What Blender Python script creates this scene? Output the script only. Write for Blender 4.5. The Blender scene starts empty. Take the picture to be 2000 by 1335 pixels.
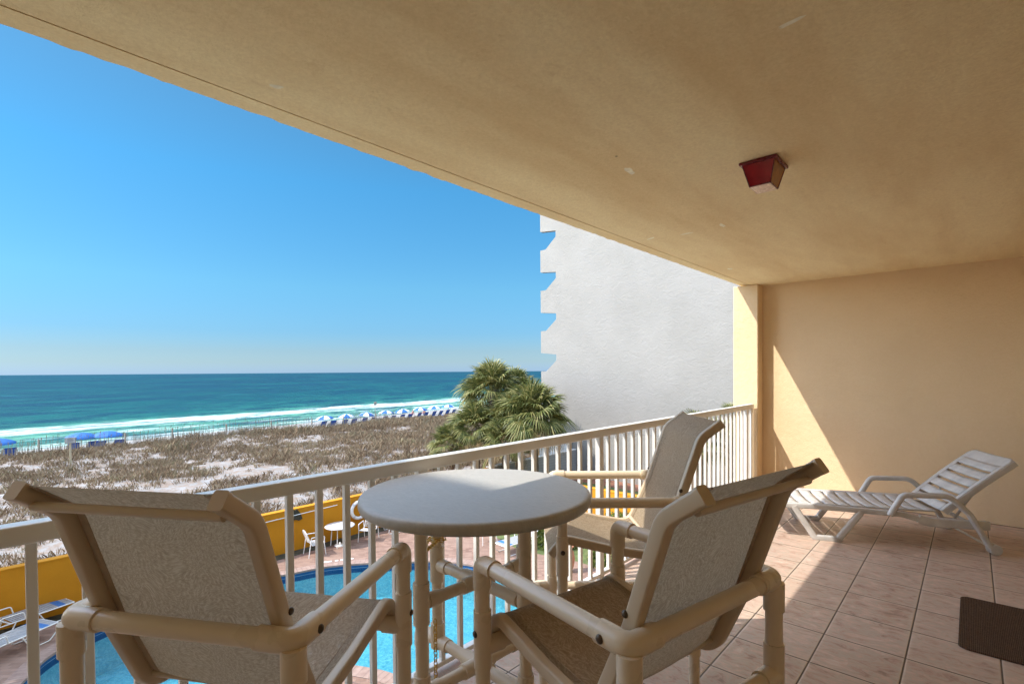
import bpy, bmesh, math, random
from mathutils import Vector, Matrix, noise
R = math.radians
random.seed(7)
SC = bpy.context.scene
COL = SC.collection

# ------------------------------------------------------------------ camera
F, YAW, ROLL, PITCH, CV = 981.63, 0.7406, 0.0076, -0.01619, 73.06
cam_d = bpy.data.cameras.new('camera')
cam = bpy.data.objects.new('camera', cam_d); COL.objects.link(cam)
cam_d.sensor_width = 36; cam_d.lens = F / 2000 * 36
cam_d.shift_y = CV / 2000
cam_d.clip_start = 0.02; cam_d.clip_end = 90000
d0 = Vector((math.cos(YAW), math.sin(YAW), 0)); r0 = Vector((math.sin(YAW), -math.cos(YAW), 0)); u0 = Vector((0, 0, 1))
d2 = d0 * math.cos(PITCH) + u0 * math.sin(PITCH); u2 = -d0 * math.sin(PITCH) + u0 * math.cos(PITCH)
cr, sr = math.cos(ROLL), math.sin(ROLL)
right = cr * r0 - sr * u2; up = sr * r0 + cr * u2
cam.matrix_world = Matrix(((right.x, up.x, -d2.x, 0), (right.y, up.y, -d2.y, 0), (right.z, up.z, -d2.z, 1.5), (0, 0, 0, 1)))
SC.camera = cam

# ------------------------------------------------------------------ light
SUN = Vector((-1, 0.69, 1.37)).normalized()          # towards the sun
w = bpy.data.worlds.new('World'); SC.world = w; w.use_nodes = True
nt = w.node_tree; bg = nt.nodes['Background']
sky = nt.nodes.new('ShaderNodeTexSky'); sky.sky_type = 'NISHITA'; sky.sun_disc = False
sky.sun_elevation = math.asin(SUN.z); sky.sun_rotation = math.atan2(SUN.x, SUN.y)
sky.air_density = 1.0; sky.dust_density = 0.35; sky.ozone_density = 3.0; sky.altitude = 0
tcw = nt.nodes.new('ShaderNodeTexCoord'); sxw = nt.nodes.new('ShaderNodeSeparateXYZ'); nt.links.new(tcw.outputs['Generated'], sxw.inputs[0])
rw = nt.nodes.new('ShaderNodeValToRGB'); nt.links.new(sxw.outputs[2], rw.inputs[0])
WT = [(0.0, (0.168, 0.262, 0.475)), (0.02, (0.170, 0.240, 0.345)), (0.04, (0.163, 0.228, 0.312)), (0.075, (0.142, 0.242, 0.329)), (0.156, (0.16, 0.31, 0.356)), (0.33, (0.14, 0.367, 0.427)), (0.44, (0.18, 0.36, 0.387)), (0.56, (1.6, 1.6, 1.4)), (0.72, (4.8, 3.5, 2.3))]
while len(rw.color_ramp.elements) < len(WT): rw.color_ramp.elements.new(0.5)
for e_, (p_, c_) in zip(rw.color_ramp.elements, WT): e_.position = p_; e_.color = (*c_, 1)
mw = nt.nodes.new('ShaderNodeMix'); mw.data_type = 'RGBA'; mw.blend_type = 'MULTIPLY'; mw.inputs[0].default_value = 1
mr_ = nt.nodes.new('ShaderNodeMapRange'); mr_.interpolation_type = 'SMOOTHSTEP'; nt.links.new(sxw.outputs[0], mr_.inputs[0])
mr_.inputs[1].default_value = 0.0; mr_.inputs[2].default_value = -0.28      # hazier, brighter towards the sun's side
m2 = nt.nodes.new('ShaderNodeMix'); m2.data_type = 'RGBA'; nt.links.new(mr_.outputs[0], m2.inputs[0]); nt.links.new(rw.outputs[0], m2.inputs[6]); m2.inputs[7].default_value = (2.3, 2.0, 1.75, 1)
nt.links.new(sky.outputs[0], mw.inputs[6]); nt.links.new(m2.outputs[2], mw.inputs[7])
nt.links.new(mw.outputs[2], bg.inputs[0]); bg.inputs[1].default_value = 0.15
sun_d = bpy.data.lights.new('sun', 'SUN'); sun_d.energy = 2.0; sun_d.angle = R(0.53); sun_d.color = (1, 0.955, 0.88)
sun = bpy.data.objects.new('sun', sun_d); COL.objects.link(sun)
sun.rotation_euler = SUN.to_track_quat('Z', 'Y').to_euler(); sun.location = (-20, 15, 40)
SC.view_settings.view_transform = 'Standard'; SC.view_settings.look = 'None'
SC.view_settings.gamma = 1; SC.view_settings.exposure = 1.58
SC.cycles.max_bounces = 12; SC.cycles.diffuse_bounces = 8; SC.cycles.transparent_max_bounces = 16

# ------------------------------------------------------------------ materials
class NB:
    def __init__(s, name):
        s.m = bpy.data.materials.new(name); s.m.use_nodes = True
        s.t = s.m.node_tree; s.p = s.t.nodes['Principled BSDF']; s.out = s.t.nodes['Material Output']
    def n(s, typ, **kw):
        nd = s.t.nodes.new(typ)
        for k, v in kw.items(): setattr(nd, k, v)
        return nd
    def set(s, sock, v):
        if isinstance(v, bpy.types.NodeSocket): s.t.links.new(v, sock)
        elif v is not None: sock.default_value = v
    def math(s, op, a, b=None, c=None, clamp=False):
        nd = s.n('ShaderNodeMath', operation=op, use_clamp=clamp)
        for i, v in enumerate((a, b, c)): s.set(nd.inputs[i], v)
        return nd.outputs[0]
    def pos(s):
        if not hasattr(s, '_p'): s._p = s.n('ShaderNodeNewGeometry').outputs['Position']
        return s._p
    def obj(s):
        if not hasattr(s, '_o'): s._o = s.n('ShaderNodeTexCoord').outputs['Object']
        return s._o
    def xyz(s, v=None):
        nd = s.n('ShaderNodeSeparateXYZ'); s.set(nd.inputs[0], v if v is not None else s.pos()); return nd.outputs
    def comb(s, x, y, z):
        nd = s.n('ShaderNodeCombineXYZ')
        for i, v in enumerate((x, y, z)): s.set(nd.inputs[i], v)
        return nd.outputs[0]
    def vmul(s, v, k):
        nd = s.n('ShaderNodeVectorMath', operation='MULTIPLY'); s.set(nd.inputs[0], v); nd.inputs[1].default_value = k; return nd.outputs[0]
    def noise(s, v, scale, detail=3, rough=0.5, dist=0.0):
        nd = s.n('ShaderNodeTexNoise'); s.set(nd.inputs['Vector'], v); nd.inputs['Scale'].default_value = scale
        nd.inputs['Detail'].default_value = detail; nd.inputs['Roughness'].default_value = rough; nd.inputs['Distortion'].default_value = dist
        return nd.outputs['Fac']
    def vor(s, v, scale, feature='F1'):
        nd = s.n('ShaderNodeTexVoronoi', feature=feature); s.set(nd.inputs['Vector'], v); nd.inputs['Scale'].default_value = scale
        return nd.outputs['Distance']
    def white(s, v):
        nd = s.n('ShaderNodeTexWhiteNoise'); s.set(nd.inputs['Vector'], v); return nd.outputs['Value']
    def ramp(s, f, stops, interp='LINEAR'):
        nd = s.n('ShaderNodeValToRGB'); s.set(nd.inputs[0], f); cr_ = nd.color_ramp; cr_.interpolation = interp
        while len(cr_.elements) < len(stops): cr_.elements.new(0.5)
        for e, (p, c) in zip(cr_.elements, stops):
            e.position = p; e.color = (c, c, c, 1) if not isinstance(c, tuple) else (*c, 1)
        return nd.outputs[0]
    def mix(s, f, a, b, mode='MIX'):
        nd = s.n('ShaderNodeMix', data_type='RGBA', blend_type=mode)
        s.set(nd.inputs[0], f)
        for i, v in ((6, a), (7, b)):
            s.set(nd.inputs[i], (*v, 1) if isinstance(v, tuple) and len(v) == 3 else v)
        return nd.outputs[2]
    def bump(s, h, strength=0.3, dist=0.01, prev=None):
        nd = s.n('ShaderNodeBump'); nd.inputs['Strength'].default_value = strength; nd.inputs['Distance'].default_value = dist
        s.set(nd.inputs['Height'], h)
        if prev is not None: s.t.links.new(prev, nd.inputs['Normal'])
        return nd.outputs[0]
    def fin(s, color=None, rough=None, normal=None, metal=None, spec=None):
        if color is not None: s.set(s.p.inputs['Base Color'], (*color, 1) if isinstance(color, tuple) else color)
        if rough is not None: s.set(s.p.inputs['Roughness'], rough)
        if normal is not None: s.t.links.new(normal, s.p.inputs['Normal'])
        if metal is not None: s.p.inputs['Metallic'].default_value = metal
        if spec is not None: s.set(s.p.inputs['Specular IOR Level'], spec)
        return s.m

def simple(name, col, rough=0.5, var=0.12, scale=8, bump=0.0, bscale=60, metal=0.0, spec=None, coord='obj'):
    b = NB(name); v = b.obj() if coord == 'obj' else b.pos()
    f = b.noise(v, scale, 4)
    lo = tuple(c * (1 - var) for c in col); hi = tuple(min(1, c * (1 + var)) for c in col)
    c = b.ramp(f, [(0.3, lo), (0.7, hi)])
    n = b.bump(b.noise(v, bscale, 3), bump, 0.003) if bump else None
    rr = b.ramp(b.noise(v, scale * 2.3, 3), [(0.3, max(0, rough - 0.07)), (0.7, min(1, rough + 0.07))])
    return b.fin(c, rr, n, metal, spec)

def stucco(name, col, stain=0.1, bs=0.5, scale=110, warm=(0.9, 0.85, 0.75)):
    b = NB(name); v = b.pos()
    f1 = b.noise(v, 1.3, 5, 0.6); f2 = b.noise(v, 45, 3, 0.6)
    c = b.ramp(f1, [(0.3, tuple(a * k for a, k in zip(col, (1 - stain, 1 - stain * 1.15, 1 - stain * 1.4)))), (0.7, col)])
    c = b.mix(b.ramp(f2, [(0.35, 0.22), (0.65, 0.0)]), c, tuple(a * k for a, k in zip(col, warm)))
    g = b.noise(v, scale, 3, 0.65)
    n = b.bump(g, bs, 0.004)
    n = b.bump(b.noise(v, scale * 0.22, 3), bs * 0.6, 0.008, n)
    return b.fin(c, 0.9, n, spec=0.2)

M = {}
# yellow-beige balcony stucco, its ceiling has faint brown streaks along the slab
M['wall'] = stucco('beige_stucco', (0.80, 0.618, 0.39), 0.09, 1.0, 85)
b = NB('ceiling_stucco'); v = b.pos()
base = (0.94, 0.785, 0.47)
c = b.ramp(b.noise(b.vmul(v, (0.5, 2.2, 1)), 1.1, 5, 0.6), [(0.3, (0.78, 0.58, 0.31)), (0.62, base)])
c = b.mix(b.ramp(b.noise(v, 70, 4, 0.7), [(0.35, 0.0), (0.65, 0.30)]), c, (0.60, 0.43, 0.20))
c = b.mix(b.ramp(b.noise(v, 9, 5, 0.7), [(0.60, 0.0), (0.72, 0.25)]), c, (0.58, 0.38, 0.17))
c = b.mix(b.ramp(b.vor(v, 2.4), [(0.012, 0.7), (0.02, 0.0)]), c, (0.13, 0.09, 0.05))
n = b.bump(b.noise(v, 95, 4, 0.75), 0.8, 0.006); n = b.bump(b.noise(v, 26, 3), 0.45, 0.010, n)
M['ceil'] = b.fin(c, 0.92, n, spec=0.15)
M['patch'] = simple('ceiling_patch', (0.92, 0.82, 0.62), 0.9, 0.15, 30, 0.4, 90)
M['groove'] = simple('groove_shadow_line', (0.36, 0.22, 0.08), 0.9)
M['yellow'] = stucco('yellow_wall_stucco', (0.60, 0.255, 0.016), 0.16, 0.35, 60, (0.7, 0.6, 0.4))
M['wing'] = stucco('wing_stucco', (0.80, 0.66, 0.44), 0.06)
b = NB('grey_rough_stucco'); v = b.pos()
c = b.ramp(b.noise(v, 0.5, 4), [(0.3, (0.262, 0.246, 0.217)), (0.7, (0.296, 0.277, 0.247))])
n = b.bump(b.noise(b.vmul(v, (1, 1, 1.25)), 3.8, 6, 0.75, 0.9), 0.7, 0.05)
n = b.bump(b.noise(v, 20, 3, 0.6), 0.3, 0.012, n)
M['neighbour'] = b.fin(c, 0.92, n, spec=0.15)
b = NB('grey_lap_siding'); v = b.pos(); z = b.xyz()[2]
lap = b.math('FRACT', b.math('MULTIPLY', z, 6.5))
c = b.ramp(lap, [(0.0, (0.14, 0.14, 0.135)), (0.12, (0.30, 0.295, 0.28)), (1.0, (0.33, 0.325, 0.31))])
M['siding'] = b.fin(c, 0.8, b.bump(lap, 0.6, 0.02))
M['white'] = simple('white_paint', (0.80, 0.79, 0.755), 0.42, 0.05, 6, 0.08, 90)
M['rail'] = simple('rail_paint', (0.723, 0.709, 0.66), 0.36, 0.05, 5, 0.1, 120)
M['pvc'] = simple('tan_pvc_pipe', (0.728, 0.603, 0.437), 0.3, 0.015, 4)
M['alu'] = simple('tan_powder_coat', (0.57, 0.45, 0.31), 0.36, 0.02, 9)
M['hem'] = simple('sling_hem', (0.40, 0.30, 0.20), 0.7, 0.1, 60)
M['bolt'] = simple('dark_bolt', (0.09, 0.065, 0.045), 0.35, 0.3, 40, metal=0.6)
M['gold'] = simple('yellowed_chain', (0.55, 0.33, 0.05), 0.35, 0.25, 60, metal=0.7)
# woven sling with swirling leaf figure, a little light comes through
b = NB('woven_sling'); v = b.obj()
warp = b.n('ShaderNodeVectorMath', operation='ADD'); nz = b.n('ShaderNodeTexNoise'); nz.inputs['Scale'].default_value = 6; b.set(nz.inputs['Vector'], v)
b.set(warp.inputs[0], v); b.set(warp.inputs[1], b.vmul(nz.outputs['Color'], (0.16, 0.16, 0.16)))
wv = b.n('ShaderNodeTexWave', wave_type='BANDS', bands_direction='Y'); wv.inputs['Scale'].default_value = 24; wv.inputs['Distortion'].default_value = 9; wv.inputs['Detail'].default_value = 3; wv.inputs['Detail Scale'].default_value = 1.4
b.set(wv.inputs['Vector'], warp.outputs[0])
fine = b.noise(b.vmul(warp.outputs[0], (0.6, 1, 2.2)), 130, 5, 0.8, 0.3)
f = b.math('ADD', b.math('MULTIPLY', wv.outputs['Fac'], 0.05), b.math('MULTIPLY', fine, 0.95))
c = b.ramp(f, [(0.25, (0.24, 0.165, 0.095)), (0.5, (0.43, 0.33, 0.215)), (0.75, (0.74, 0.61, 0.43))])
n = b.bump(fine, 0.5, 0.002); n = b.bump(wv.outputs['Fac'], 0.05, 0.002, n)
b.fin(c, 0.62, n, spec=0.35)
tr = b.n('ShaderNodeBsdfTranslucent'); b.set(tr.inputs['Color'], c)
tp = b.n('ShaderNodeBsdfTransparent')
mx = b.n('ShaderNodeMixShader'); mx.inputs[0].default_value = 0.42
b.t.links.new(b.p.outputs[0], mx.inputs[1]); b.t.links.new(tr.outputs[0], mx.inputs[2])
mx2 = b.n('ShaderNodeMixShader'); b.set(mx2.inputs[0], b.ramp(fine, [(0.60, 0.0), (0.66, 0.35)]))
b.t.links.new(mx.outputs[0], mx2.inputs[1]); b.t.links.new(tp.outputs[0], mx2.inputs[2])
b.t.links.new(mx2.outputs[0], b.out.inputs[0]); M['sling'] = b.m
b = NB('fibreglass_table_top'); v = b.pos()
g = b.noise(b.vmul(v, (6, 2, 1)), 14, 4, 0.7, 0.8)
c = b.ramp(g, [(0.3, (0.393, 0.37, 0.326)), (0.7, (0.477, 0.451, 0.401))])
M['top'] = b.fin(c, 0.42, b.bump(g, 0.28, 0.004), spec=0.4)
# balcony tiles: 0.364 m grid, dark grout
b = NB('marbled_pink_tile'); x, y, z = b.xyz()
T = 0.3638
gx = b.math('DIVIDE', b.math('SUBTRACT', x, 2.9067 - 10 * T), T); gy = b.math('DIVIDE', b.math('SUBTRACT', y, -0.1192 - 20 * T), T)
fx = b.math('FRACT', gx); fy = b.math('FRACT', gy)
ex = b.math('MULTIPLY', b.math('MINIMUM', fx, b.math('SUBTRACT', 1, fx)), T); ey = b.math('MULTIPLY', b.math('MINIMUM', fy, b.math('SUBTRACT', 1, fy)), T)
mx_ = b.math('LESS_THAN', ex, 0.0040); my_ = b.math('LESS_THAN', ey, 0.0036)
g = b.math('MAXIMUM', mx_, my_)
rnd = b.white(b.comb(b.math('FLOOR', gx), b.math('FLOOR', gy), 0))
off = b.comb(b.math('MULTIPLY', rnd, 37), b.math('MULTIPLY', rnd, 11), 0)
va = b.n('ShaderNodeVectorMath', operation='ADD'); b.set(va.inputs[0], b.pos()); b.set(va.inputs[1], off)
f = b.math('ADD', b.math('MULTIPLY', b.noise(b.vmul(va.outputs[0], (2.8, 1.3, 1)), 6, 6, 0.7, 1.2), 0.7), b.math('MULTIPLY', b.noise(va.outputs[0], 7, 4, 0.6), 0.3))
c = b.ramp(f, [(0.38, (0.27, 0.185, 0.135)), (0.45, (0.47, 0.30, 0.225)), (0.51, (0.45, 0.37, 0.29)), (0.56, (0.55, 0.36, 0.275)), (0.65, (0.59, 0.50, 0.41))])
c = b.mix(b.math('MULTIPLY', rnd, 0.22), c, (0.56, 0.42, 0.33))
c = b.mix(b.ramp(b.vor(va.outputs[0], 5.0), [(0.02, 0.6), (0.035, 0.0)]), c, (0.20, 0.14, 0.10))
lite = b.math('MULTIPLY', b.math('LESS_THAN', b.math('MULTIPLY', fy, T), 0.011), 0.5)
c = b.mix(lite, c, (0.60, 0.50, 0.38))
c = b.mix(b.ramp(b.math('MINIMUM', ex, ey), [(0.006, 0.35), (0.03, 0.0)]), c, (0.58, 0.47, 0.36))
c = b.mix(g, c, (0.075, 0.05, 0.035))
hgt = b.math('MINIMUM', b.ramp(ex, [(0.002, 0.0), (0.007, 1.0)]), b.ramp(ey, [(0.003, 0.0), (0.009, 1.0)]))
n = b.bump(hgt, 0.6, 0.003); n = b.bump(f, 0.08, 0.004, n)
M['tile'] = b.fin(c, b.ramp(b.noise(b.pos(), 3, 3), [(0.3, 0.34), (0.7, 0.5)]), n, spec=0.4)
# ribbed brown mat
b = NB('ribbed_brown_mat'); x, y, z = b.xyz(b.obj())
rib = b.math('SINE', b.math('MULTIPLY', y, 2 * math.pi / 0.0075))
f = b.noise(b.obj(), 160, 3, 0.7)
c = b.mix(b.ramp(rib, [(0.0, 0.0), (1.0, 1.0)]), (0.045, 0.024, 0.014), (0.13, 0.075, 0.042))
c = b.mix(b.ramp(f, [(0.4, 0.0), (0.75, 0.6)]), c, (0.20, 0.12, 0.07))
M['strap'] = simple('shade_grey_strap', (0.313, 0.319, 0.326), 0.55, 0.1, 8)  # white straps, their shade put into the colour as grey
M['mat'] = b.fin(c, 0.95, b.bump(b.math('ADD', rib, f), 0.6, 0.004), spec=0.1)
# brick pavers, herringbone feel from two crossing brick textures
b = NB('pink_brick_pavers'); v = b.pos()
mp = b.n('ShaderNodeMapping'); b.set(mp.inputs[0], v); mp.inputs['Rotation'].default_value = (0, 0, R(45))
def brick(vec, s=1.0):
    nd = b.n('ShaderNodeTexBrick', offset=0.5); b.set(nd.inputs['Vector'], vec)
    nd.inputs['Scale'].default_value = s; nd.inputs['Brick Width'].default_value = 0.22; nd.inputs['Row Height'].default_value = 0.11
    nd.inputs['Mortar Size'].default_value = 0.006; nd.inputs['Bias'].default_value = 0.0
    nd.inputs['Color1'].default_value = (0.18, 0.102, 0.074, 1); nd.inputs['Color2'].default_value = (0.32, 0.20, 0.15, 1); nd.inputs['Mortar'].default_value = (0.20, 0.14, 0.11, 1)
    return nd
br = brick(mp.outputs[0])
c = b.mix(b.ramp(b.noise(v, 1.2, 4), [(0.35, 0.0), (0.7, 0.4)]), br.outputs[0], (0.34, 0.235, 0.18))
c = b.mix(b.ramp(b.noise(v, 18, 3), [(0.4, 0.0), (0.7, 0.3)]), c, (0.28, 0.18, 0.13))
M['paver'] = b.fin(c, 0.85, b.bump(b.math('SUBTRACT', 1, br.outputs['Fac']), 0.5, 0.004), spec=0.2)
b = NB('coping_brick'); v = b.obj()
c = b.ramp(b.noise(b.pos(), 7, 4), [(0.3, (0.253, 0.162, 0.127)), (0.7, (0.352, 0.246, 0.197))])
M['coping'] = b.fin(c, 0.85)
M['joint'] = simple('coping_joint', (0.16, 0.11, 0.09), 0.9)
b = NB('blue_pool_tile'); x, y, z = b.xyz(b.pos())
fz = b.math('FRACT', b.math('MULTIPLY', z, 6.6)); q = b.n('ShaderNodeTexBrick'); b.set(q.inputs['Vector'], b.pos()); q.inputs['Scale'].default_value = 6.6
c = b.mix(b.math('LESS_THAN', fz, 0.08), (0.012, 0.075, 0.22), (0.25, 0.38, 0.5))
c = b.mix(b.math('MULTIPLY', b.noise(b.pos(), 6, 3), 0.5), c, (0.008, 0.04, 0.13))
M['bluetile'] = b.fin(c, 0.2)
b = NB('pool_plaster'); v = b.pos()
f = b.noise(v, 1.5, 4)
c = b.ramp(f, [(0.3, (0.257, 0.437, 0.494)), (0.7, (0.342, 0.522, 0.57))])
ripple_light = b.noise(v, 7, 5, 0.75, 1.8)  # pale mottling paints the sparkle of light under water into the plaster
c = b.mix(b.ramp(ripple_light, [(0.44, 0.0), (0.60, 0.8)]), c, (0.688, 0.739, 0.705))
M['plaster'] = b.fin(c, 0.8)
b = NB('pool_water'); v = b.pos()
h1 = b.noise(v, 3.2, 3, 0.55, 0.6); h2 = b.noise(v, 11, 3, 0.6, 0.8)
n = b.bump(b.math('ADD', h1, b.math('MULTIPLY', h2, 0.35)), 0.55, 0.06)
gl = b.n('ShaderNodeBsdfGlossy'); gl.inputs['Roughness'].default_value = 0.03; b.t.links.new(n, gl.inputs['Normal'])
tp = b.n('ShaderNodeBsdfTransparent'); tp.inputs['Color'].default_value = (0.38, 0.72, 0.79, 1)
fr = b.n('ShaderNodeFresnel'); fr.inputs['IOR'].default_value = 1.33; b.t.links.new(n, fr.inputs['Normal'])
mx = b.n('ShaderNodeMixShader'); b.t.links.new(fr.outputs[0], mx.inputs[0]); b.t.links.new(tp.outputs[0], mx.inputs[1]); b.t.links.new(gl.outputs[0], mx.inputs[2])
b.t.links.new(mx.outputs[0], b.out.inputs[0]); M['water'] = b.m
# sea
b = NB('gulf_water'); x, y, z = b.xyz(b.pos())
s = b.math('SUBTRACT', b.math('SUBTRACT', y, 71.0), b.math('MULTIPLY', x, 0.13))
lw = b.noise(b.comb(b.math('MULTIPLY', x, 0.02), b.math('MULTIPLY', s, 0.075), 0), 1.0, 4, 0.6)
s2 = b.math('ADD', s, b.math('MULTIPLY', b.math('SUBTRACT', lw, 0.5), 26))
t = b.math('DIVIDE', b.math('LOGARITHM', b.math('MAXIMUM', b.math('ADD', s2, 12), 2), 10), 4.0)
c = b.ramp(t, [(0.25, (0.172, 0.244, 0.178)), (0.30, (0.175, 0.367, 0.239)), (0.385, (0.11, 0.331, 0.207)), (0.43, (0.0145, 0.112, 0.0928)), (0.50, (0.00265, 0.0563, 0.0629)), (0.60, (0.00132, 0.0318, 0.0496)), (0.72, (0.000662, 0.0172, 0.0364)), (0.9, (0.000662, 0.012, 0.0298))])
st = b.noise(b.comb(b.math('MULTIPLY', x, 0.018), b.math('MULTIPLY', s, 0.14), 0.3), 1.0, 5, 0.65, 0.4)
c = b.mix(b.ramp(st, [(0.50, 0.0), (0.62, 0.65)]), c, (0.004, 0.08, 0.075))
px_ = b.math('DIVIDE', x, b.math('ADD', b.math('MAXIMUM', s, 0), 60))
far = b.noise(b.comb(b.math('MULTIPLY', px_, 5.0), b.math('MULTIPLY', t, 55.0), 1.3), 1.0, 6, 0.68)
far2 = b.noise(b.comb(b.math('MULTIPLY', px_, 14.0), b.math('MULTIPLY', t, 150.0), 4.3), 1.0, 6, 0.7)
c = b.mix(b.ramp(far, [(0.40, 0.7), (0.52, 0.0)]), c, (0.00282, 0.0739, 0.0704))
c = b.mix(b.ramp(far, [(0.52, 0.0), (0.60, 0.8)]), c, (0.001, 0.030, 0.055))
c = b.mix(b.ramp(far2, [(0.44, 0.0), (0.58, 0.7)]), c, (0.001, 0.035, 0.060))
c = b.mix(b.ramp(far2, [(0.30, 0.35), (0.42, 0.0)]), c, (0.03, 0.17, 0.19))
def win(a0, a1, b0, b1):
    nd = b.n('ShaderNodeMapRange', interpolation_type='SMOOTHSTEP'); b.set(nd.inputs[0], s3); nd.inputs[1].default_value = a0; nd.inputs[2].default_value = a1
    n2 = b.n('ShaderNodeMapRange', interpolation_type='SMOOTHSTEP'); b.set(n2.inputs[0], s3); n2.inputs[1].default_value = b0; n2.inputs[2].default_value = b1; n2.inputs[3].default_value = 1; n2.inputs[4].default_value = 0
    return b.math('MULTIPLY', nd.outputs[0], n2.outputs[0])
wob = b.noise(b.comb(b.math('MULTIPLY', x, 0.03), 0, 5.1), 1.0, 3)
s3 = b.math('ADD', s, b.math('ADD', b.math('MULTIPLY', b.math('SUBTRACT', wob, 0.5), 14), b.math('MULTIPLY', b.math('SUBTRACT', st, 0.5), 14)))
fn = b.noise(b.comb(b.math('MULTIPLY', x, 0.06), b.math('MULTIPLY', s, 0.24), 2.0), 1.0, 9, 0.82, 1.6)
band = b.math('MAXIMUM', win(6, 21, 25, 37), b.math('MAXIMUM', b.math('MULTIPLY', win(-6, -1, 3, 7), 0.9), b.math('MULTIPLY', win(4, 8, 11, 15), 0.8)))
nearf = b.ramp(b.math('ADD', b.math('MULTIPLY', band, 0.42), fn), [(0.84, 0.0), (0.90, 0.35), (1.02, 0.85)])
cap = b.noise(b.comb(b.math('MULTIPLY', x, 0.09), b.math('MULTIPLY', s, 0.5), 7.0), 1.0, 4, 0.6)
c = b.mix(nearf, c, (0.82, 0.86, 0.84))
c = b.mix(b.ramp(cap, [(0.755, 0.0), (0.79, 0.6)]), c, (0.7, 0.78, 0.76))
wb = b.noise(b.comb(b.math('MULTIPLY', x, 0.12), b.math('MULTIPLY', y, 0.5), 0), 1.0, 6, 0.7)
n = b.bump(wb, 1.0, 0.8)
M['sea'] = b.fin(c, b.ramp(nearf, [(0, 0.34), (1, 0.9)]), n, spec=0.02)
# dunes and beach sand
b = NB('white_quartz_sand'); x, y, z = b.xyz(b.pos()); v = b.pos()
c = b.ramp(b.noise(v, 0.7, 5), [(0.3, (0.237, 0.224, 0.206)), (0.7, (0.321, 0.306, 0.293))])
lit = b.math('MULTIPLY', b.ramp(b.noise(v, 2.2, 6, 0.75), [(0.42, 0.0), (0.56, 0.8)]), b.ramp(y, [(0.0, 0.0), (1.0, 1.0)]))
dune = b.n('ShaderNodeMapRange'); b.set(dune.inputs[0], y); dune.inputs[1].default_value = 50; dune.inputs[2].default_value = 54; dune.inputs[3].default_value = 1; dune.inputs[4].default_value = 0
c = b.mix(b.math('MULTIPLY', lit, dune.outputs[0]), c, (0.24, 0.17, 0.12))
wet = b.n('ShaderNodeMapRange'); b.set(wet.inputs[0], z); wet.inputs[1].default_value = -6.2; wet.inputs[2].default_value = -5.95; wet.inputs[3].default_value = 0.6; wet.inputs[4].default_value = 0
c = b.mix(wet.outputs[0], c, (0.33, 0.29, 0.24))
n = b.bump(b.noise(v, 3, 6, 0.7), 0.6, 0.12)
M['sand'] = b.fin(c, 0.95, n, spec=0.1)
def vcol_like(name, stops, rough=0.75, scale=0.9, trans=0.0):
    b = NB(name)
    oi = b.n('ShaderNodeNewGeometry')
    f = b.math('ADD', b.math('MULTIPLY', oi.outputs['Random Per Island'], 0.6), b.math('MULTIPLY', b.noise(b.pos(), scale, 3), 0.5))
    c = b.ramp(f, stops); b.fin(c, rough, spec=0.3)
    if trans:
        tr = b.n('ShaderNodeBsdfTranslucent'); b.set(tr.inputs['Color'], c)
        mx = b.n('ShaderNodeMixShader'); mx.inputs[0].default_value = trans
        b.t.links.new(b.p.outputs[0], mx.inputs[1]); b.t.links.new(tr.outputs[0], mx.inputs[2]); b.t.links.new(mx.outputs[0], b.out.inputs[0])
    return b.m
M['drygrass'] = vcol_like('dry_dune_grass', [(0.1, (0.0722, 0.0433, 0.0253)), (0.35, (0.158, 0.0977, 0.0541)), (0.6, (0.26, 0.18, 0.105)), (0.8, (0.289, 0.224, 0.137)), (0.95, (0.173, 0.166, 0.0649))], 0.85, 0.25, 0.15)
M['oats'] = simple('sea_oat_stalk', (0.22, 0.17, 0.10), 0.9)
M['palm'] = vcol_like('palmetto_leaf', [(0.1, (0.0403, 0.0553, 0.0184)), (0.35, (0.0863, 0.106, 0.0276)), (0.6, (0.173, 0.181, 0.0517)), (0.85, (0.323, 0.281, 0.103))], 0.42, 1.2, 0.22)
M['palmdry'] = vcol_like('dry_palmetto_leaf', [(0.1, (0.12, 0.075, 0.035)), (0.5, (0.25, 0.17, 0.08)), (0.9, (0.36, 0.27, 0.14))], 0.8, 1.2, 0.2)
M['bark'] = simple('palm_bark', (0.17, 0.125, 0.09), 0.95, 0.35, 9, 0.9, 25)
M['hedge'] = vcol_like('hedge_leaf', [(0.1, (0.05, 0.08, 0.018)), (0.5, (0.13, 0.18, 0.035)), (0.9, (0.27, 0.28, 0.07))], 0.6, 2, 0.2)
M['bush'] = vcol_like('beach_shrub_leaf', [(0.1, (0.05, 0.08, 0.02)), (0.5, (0.10, 0.15, 0.035)), (0.9, (0.18, 0.20, 0.07))], 0.7, 2)
b = NB('lawn_ground'); v = b.pos()
c = b.ramp(b.noise(v, 4, 5, 0.7), [(0.3, (0.05, 0.075, 0.02)), (0.55, (0.11, 0.14, 0.04)), (0.75, (0.20, 0.17, 0.08))])
M['lawn'] = b.fin(c, 0.95, b.bump(b.noise(v, 30, 3), 0.6, 0.03))
M['mulch'] = simple('red_mulch', (0.26, 0.11, 0.06), 0.95, 0.45, 9, 0.8, 20, coord='pos')
M['bounce_concrete'] = simple('pale_bounce_concrete', (0.68, 0.62, 0.52), 0.9, 0.06, 2, coord='pos')
M['soil'] = simple('dark_soil_strip', (0.05, 0.045, 0.025), 0.95, 0.6, 6, 0.9, 15, coord='pos')
M['terra'] = simple('terracotta', (0.50, 0.20, 0.11), 0.7, 0.2, 8)
M['bluefab'] = simple('blue_canvas', (0.004, 0.096, 0.32), 0.7, 0.12, 5)
M['whitefab'] = simple('white_canvas', (0.585, 0.585, 0.578), 0.7, 0.05, 5)
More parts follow.
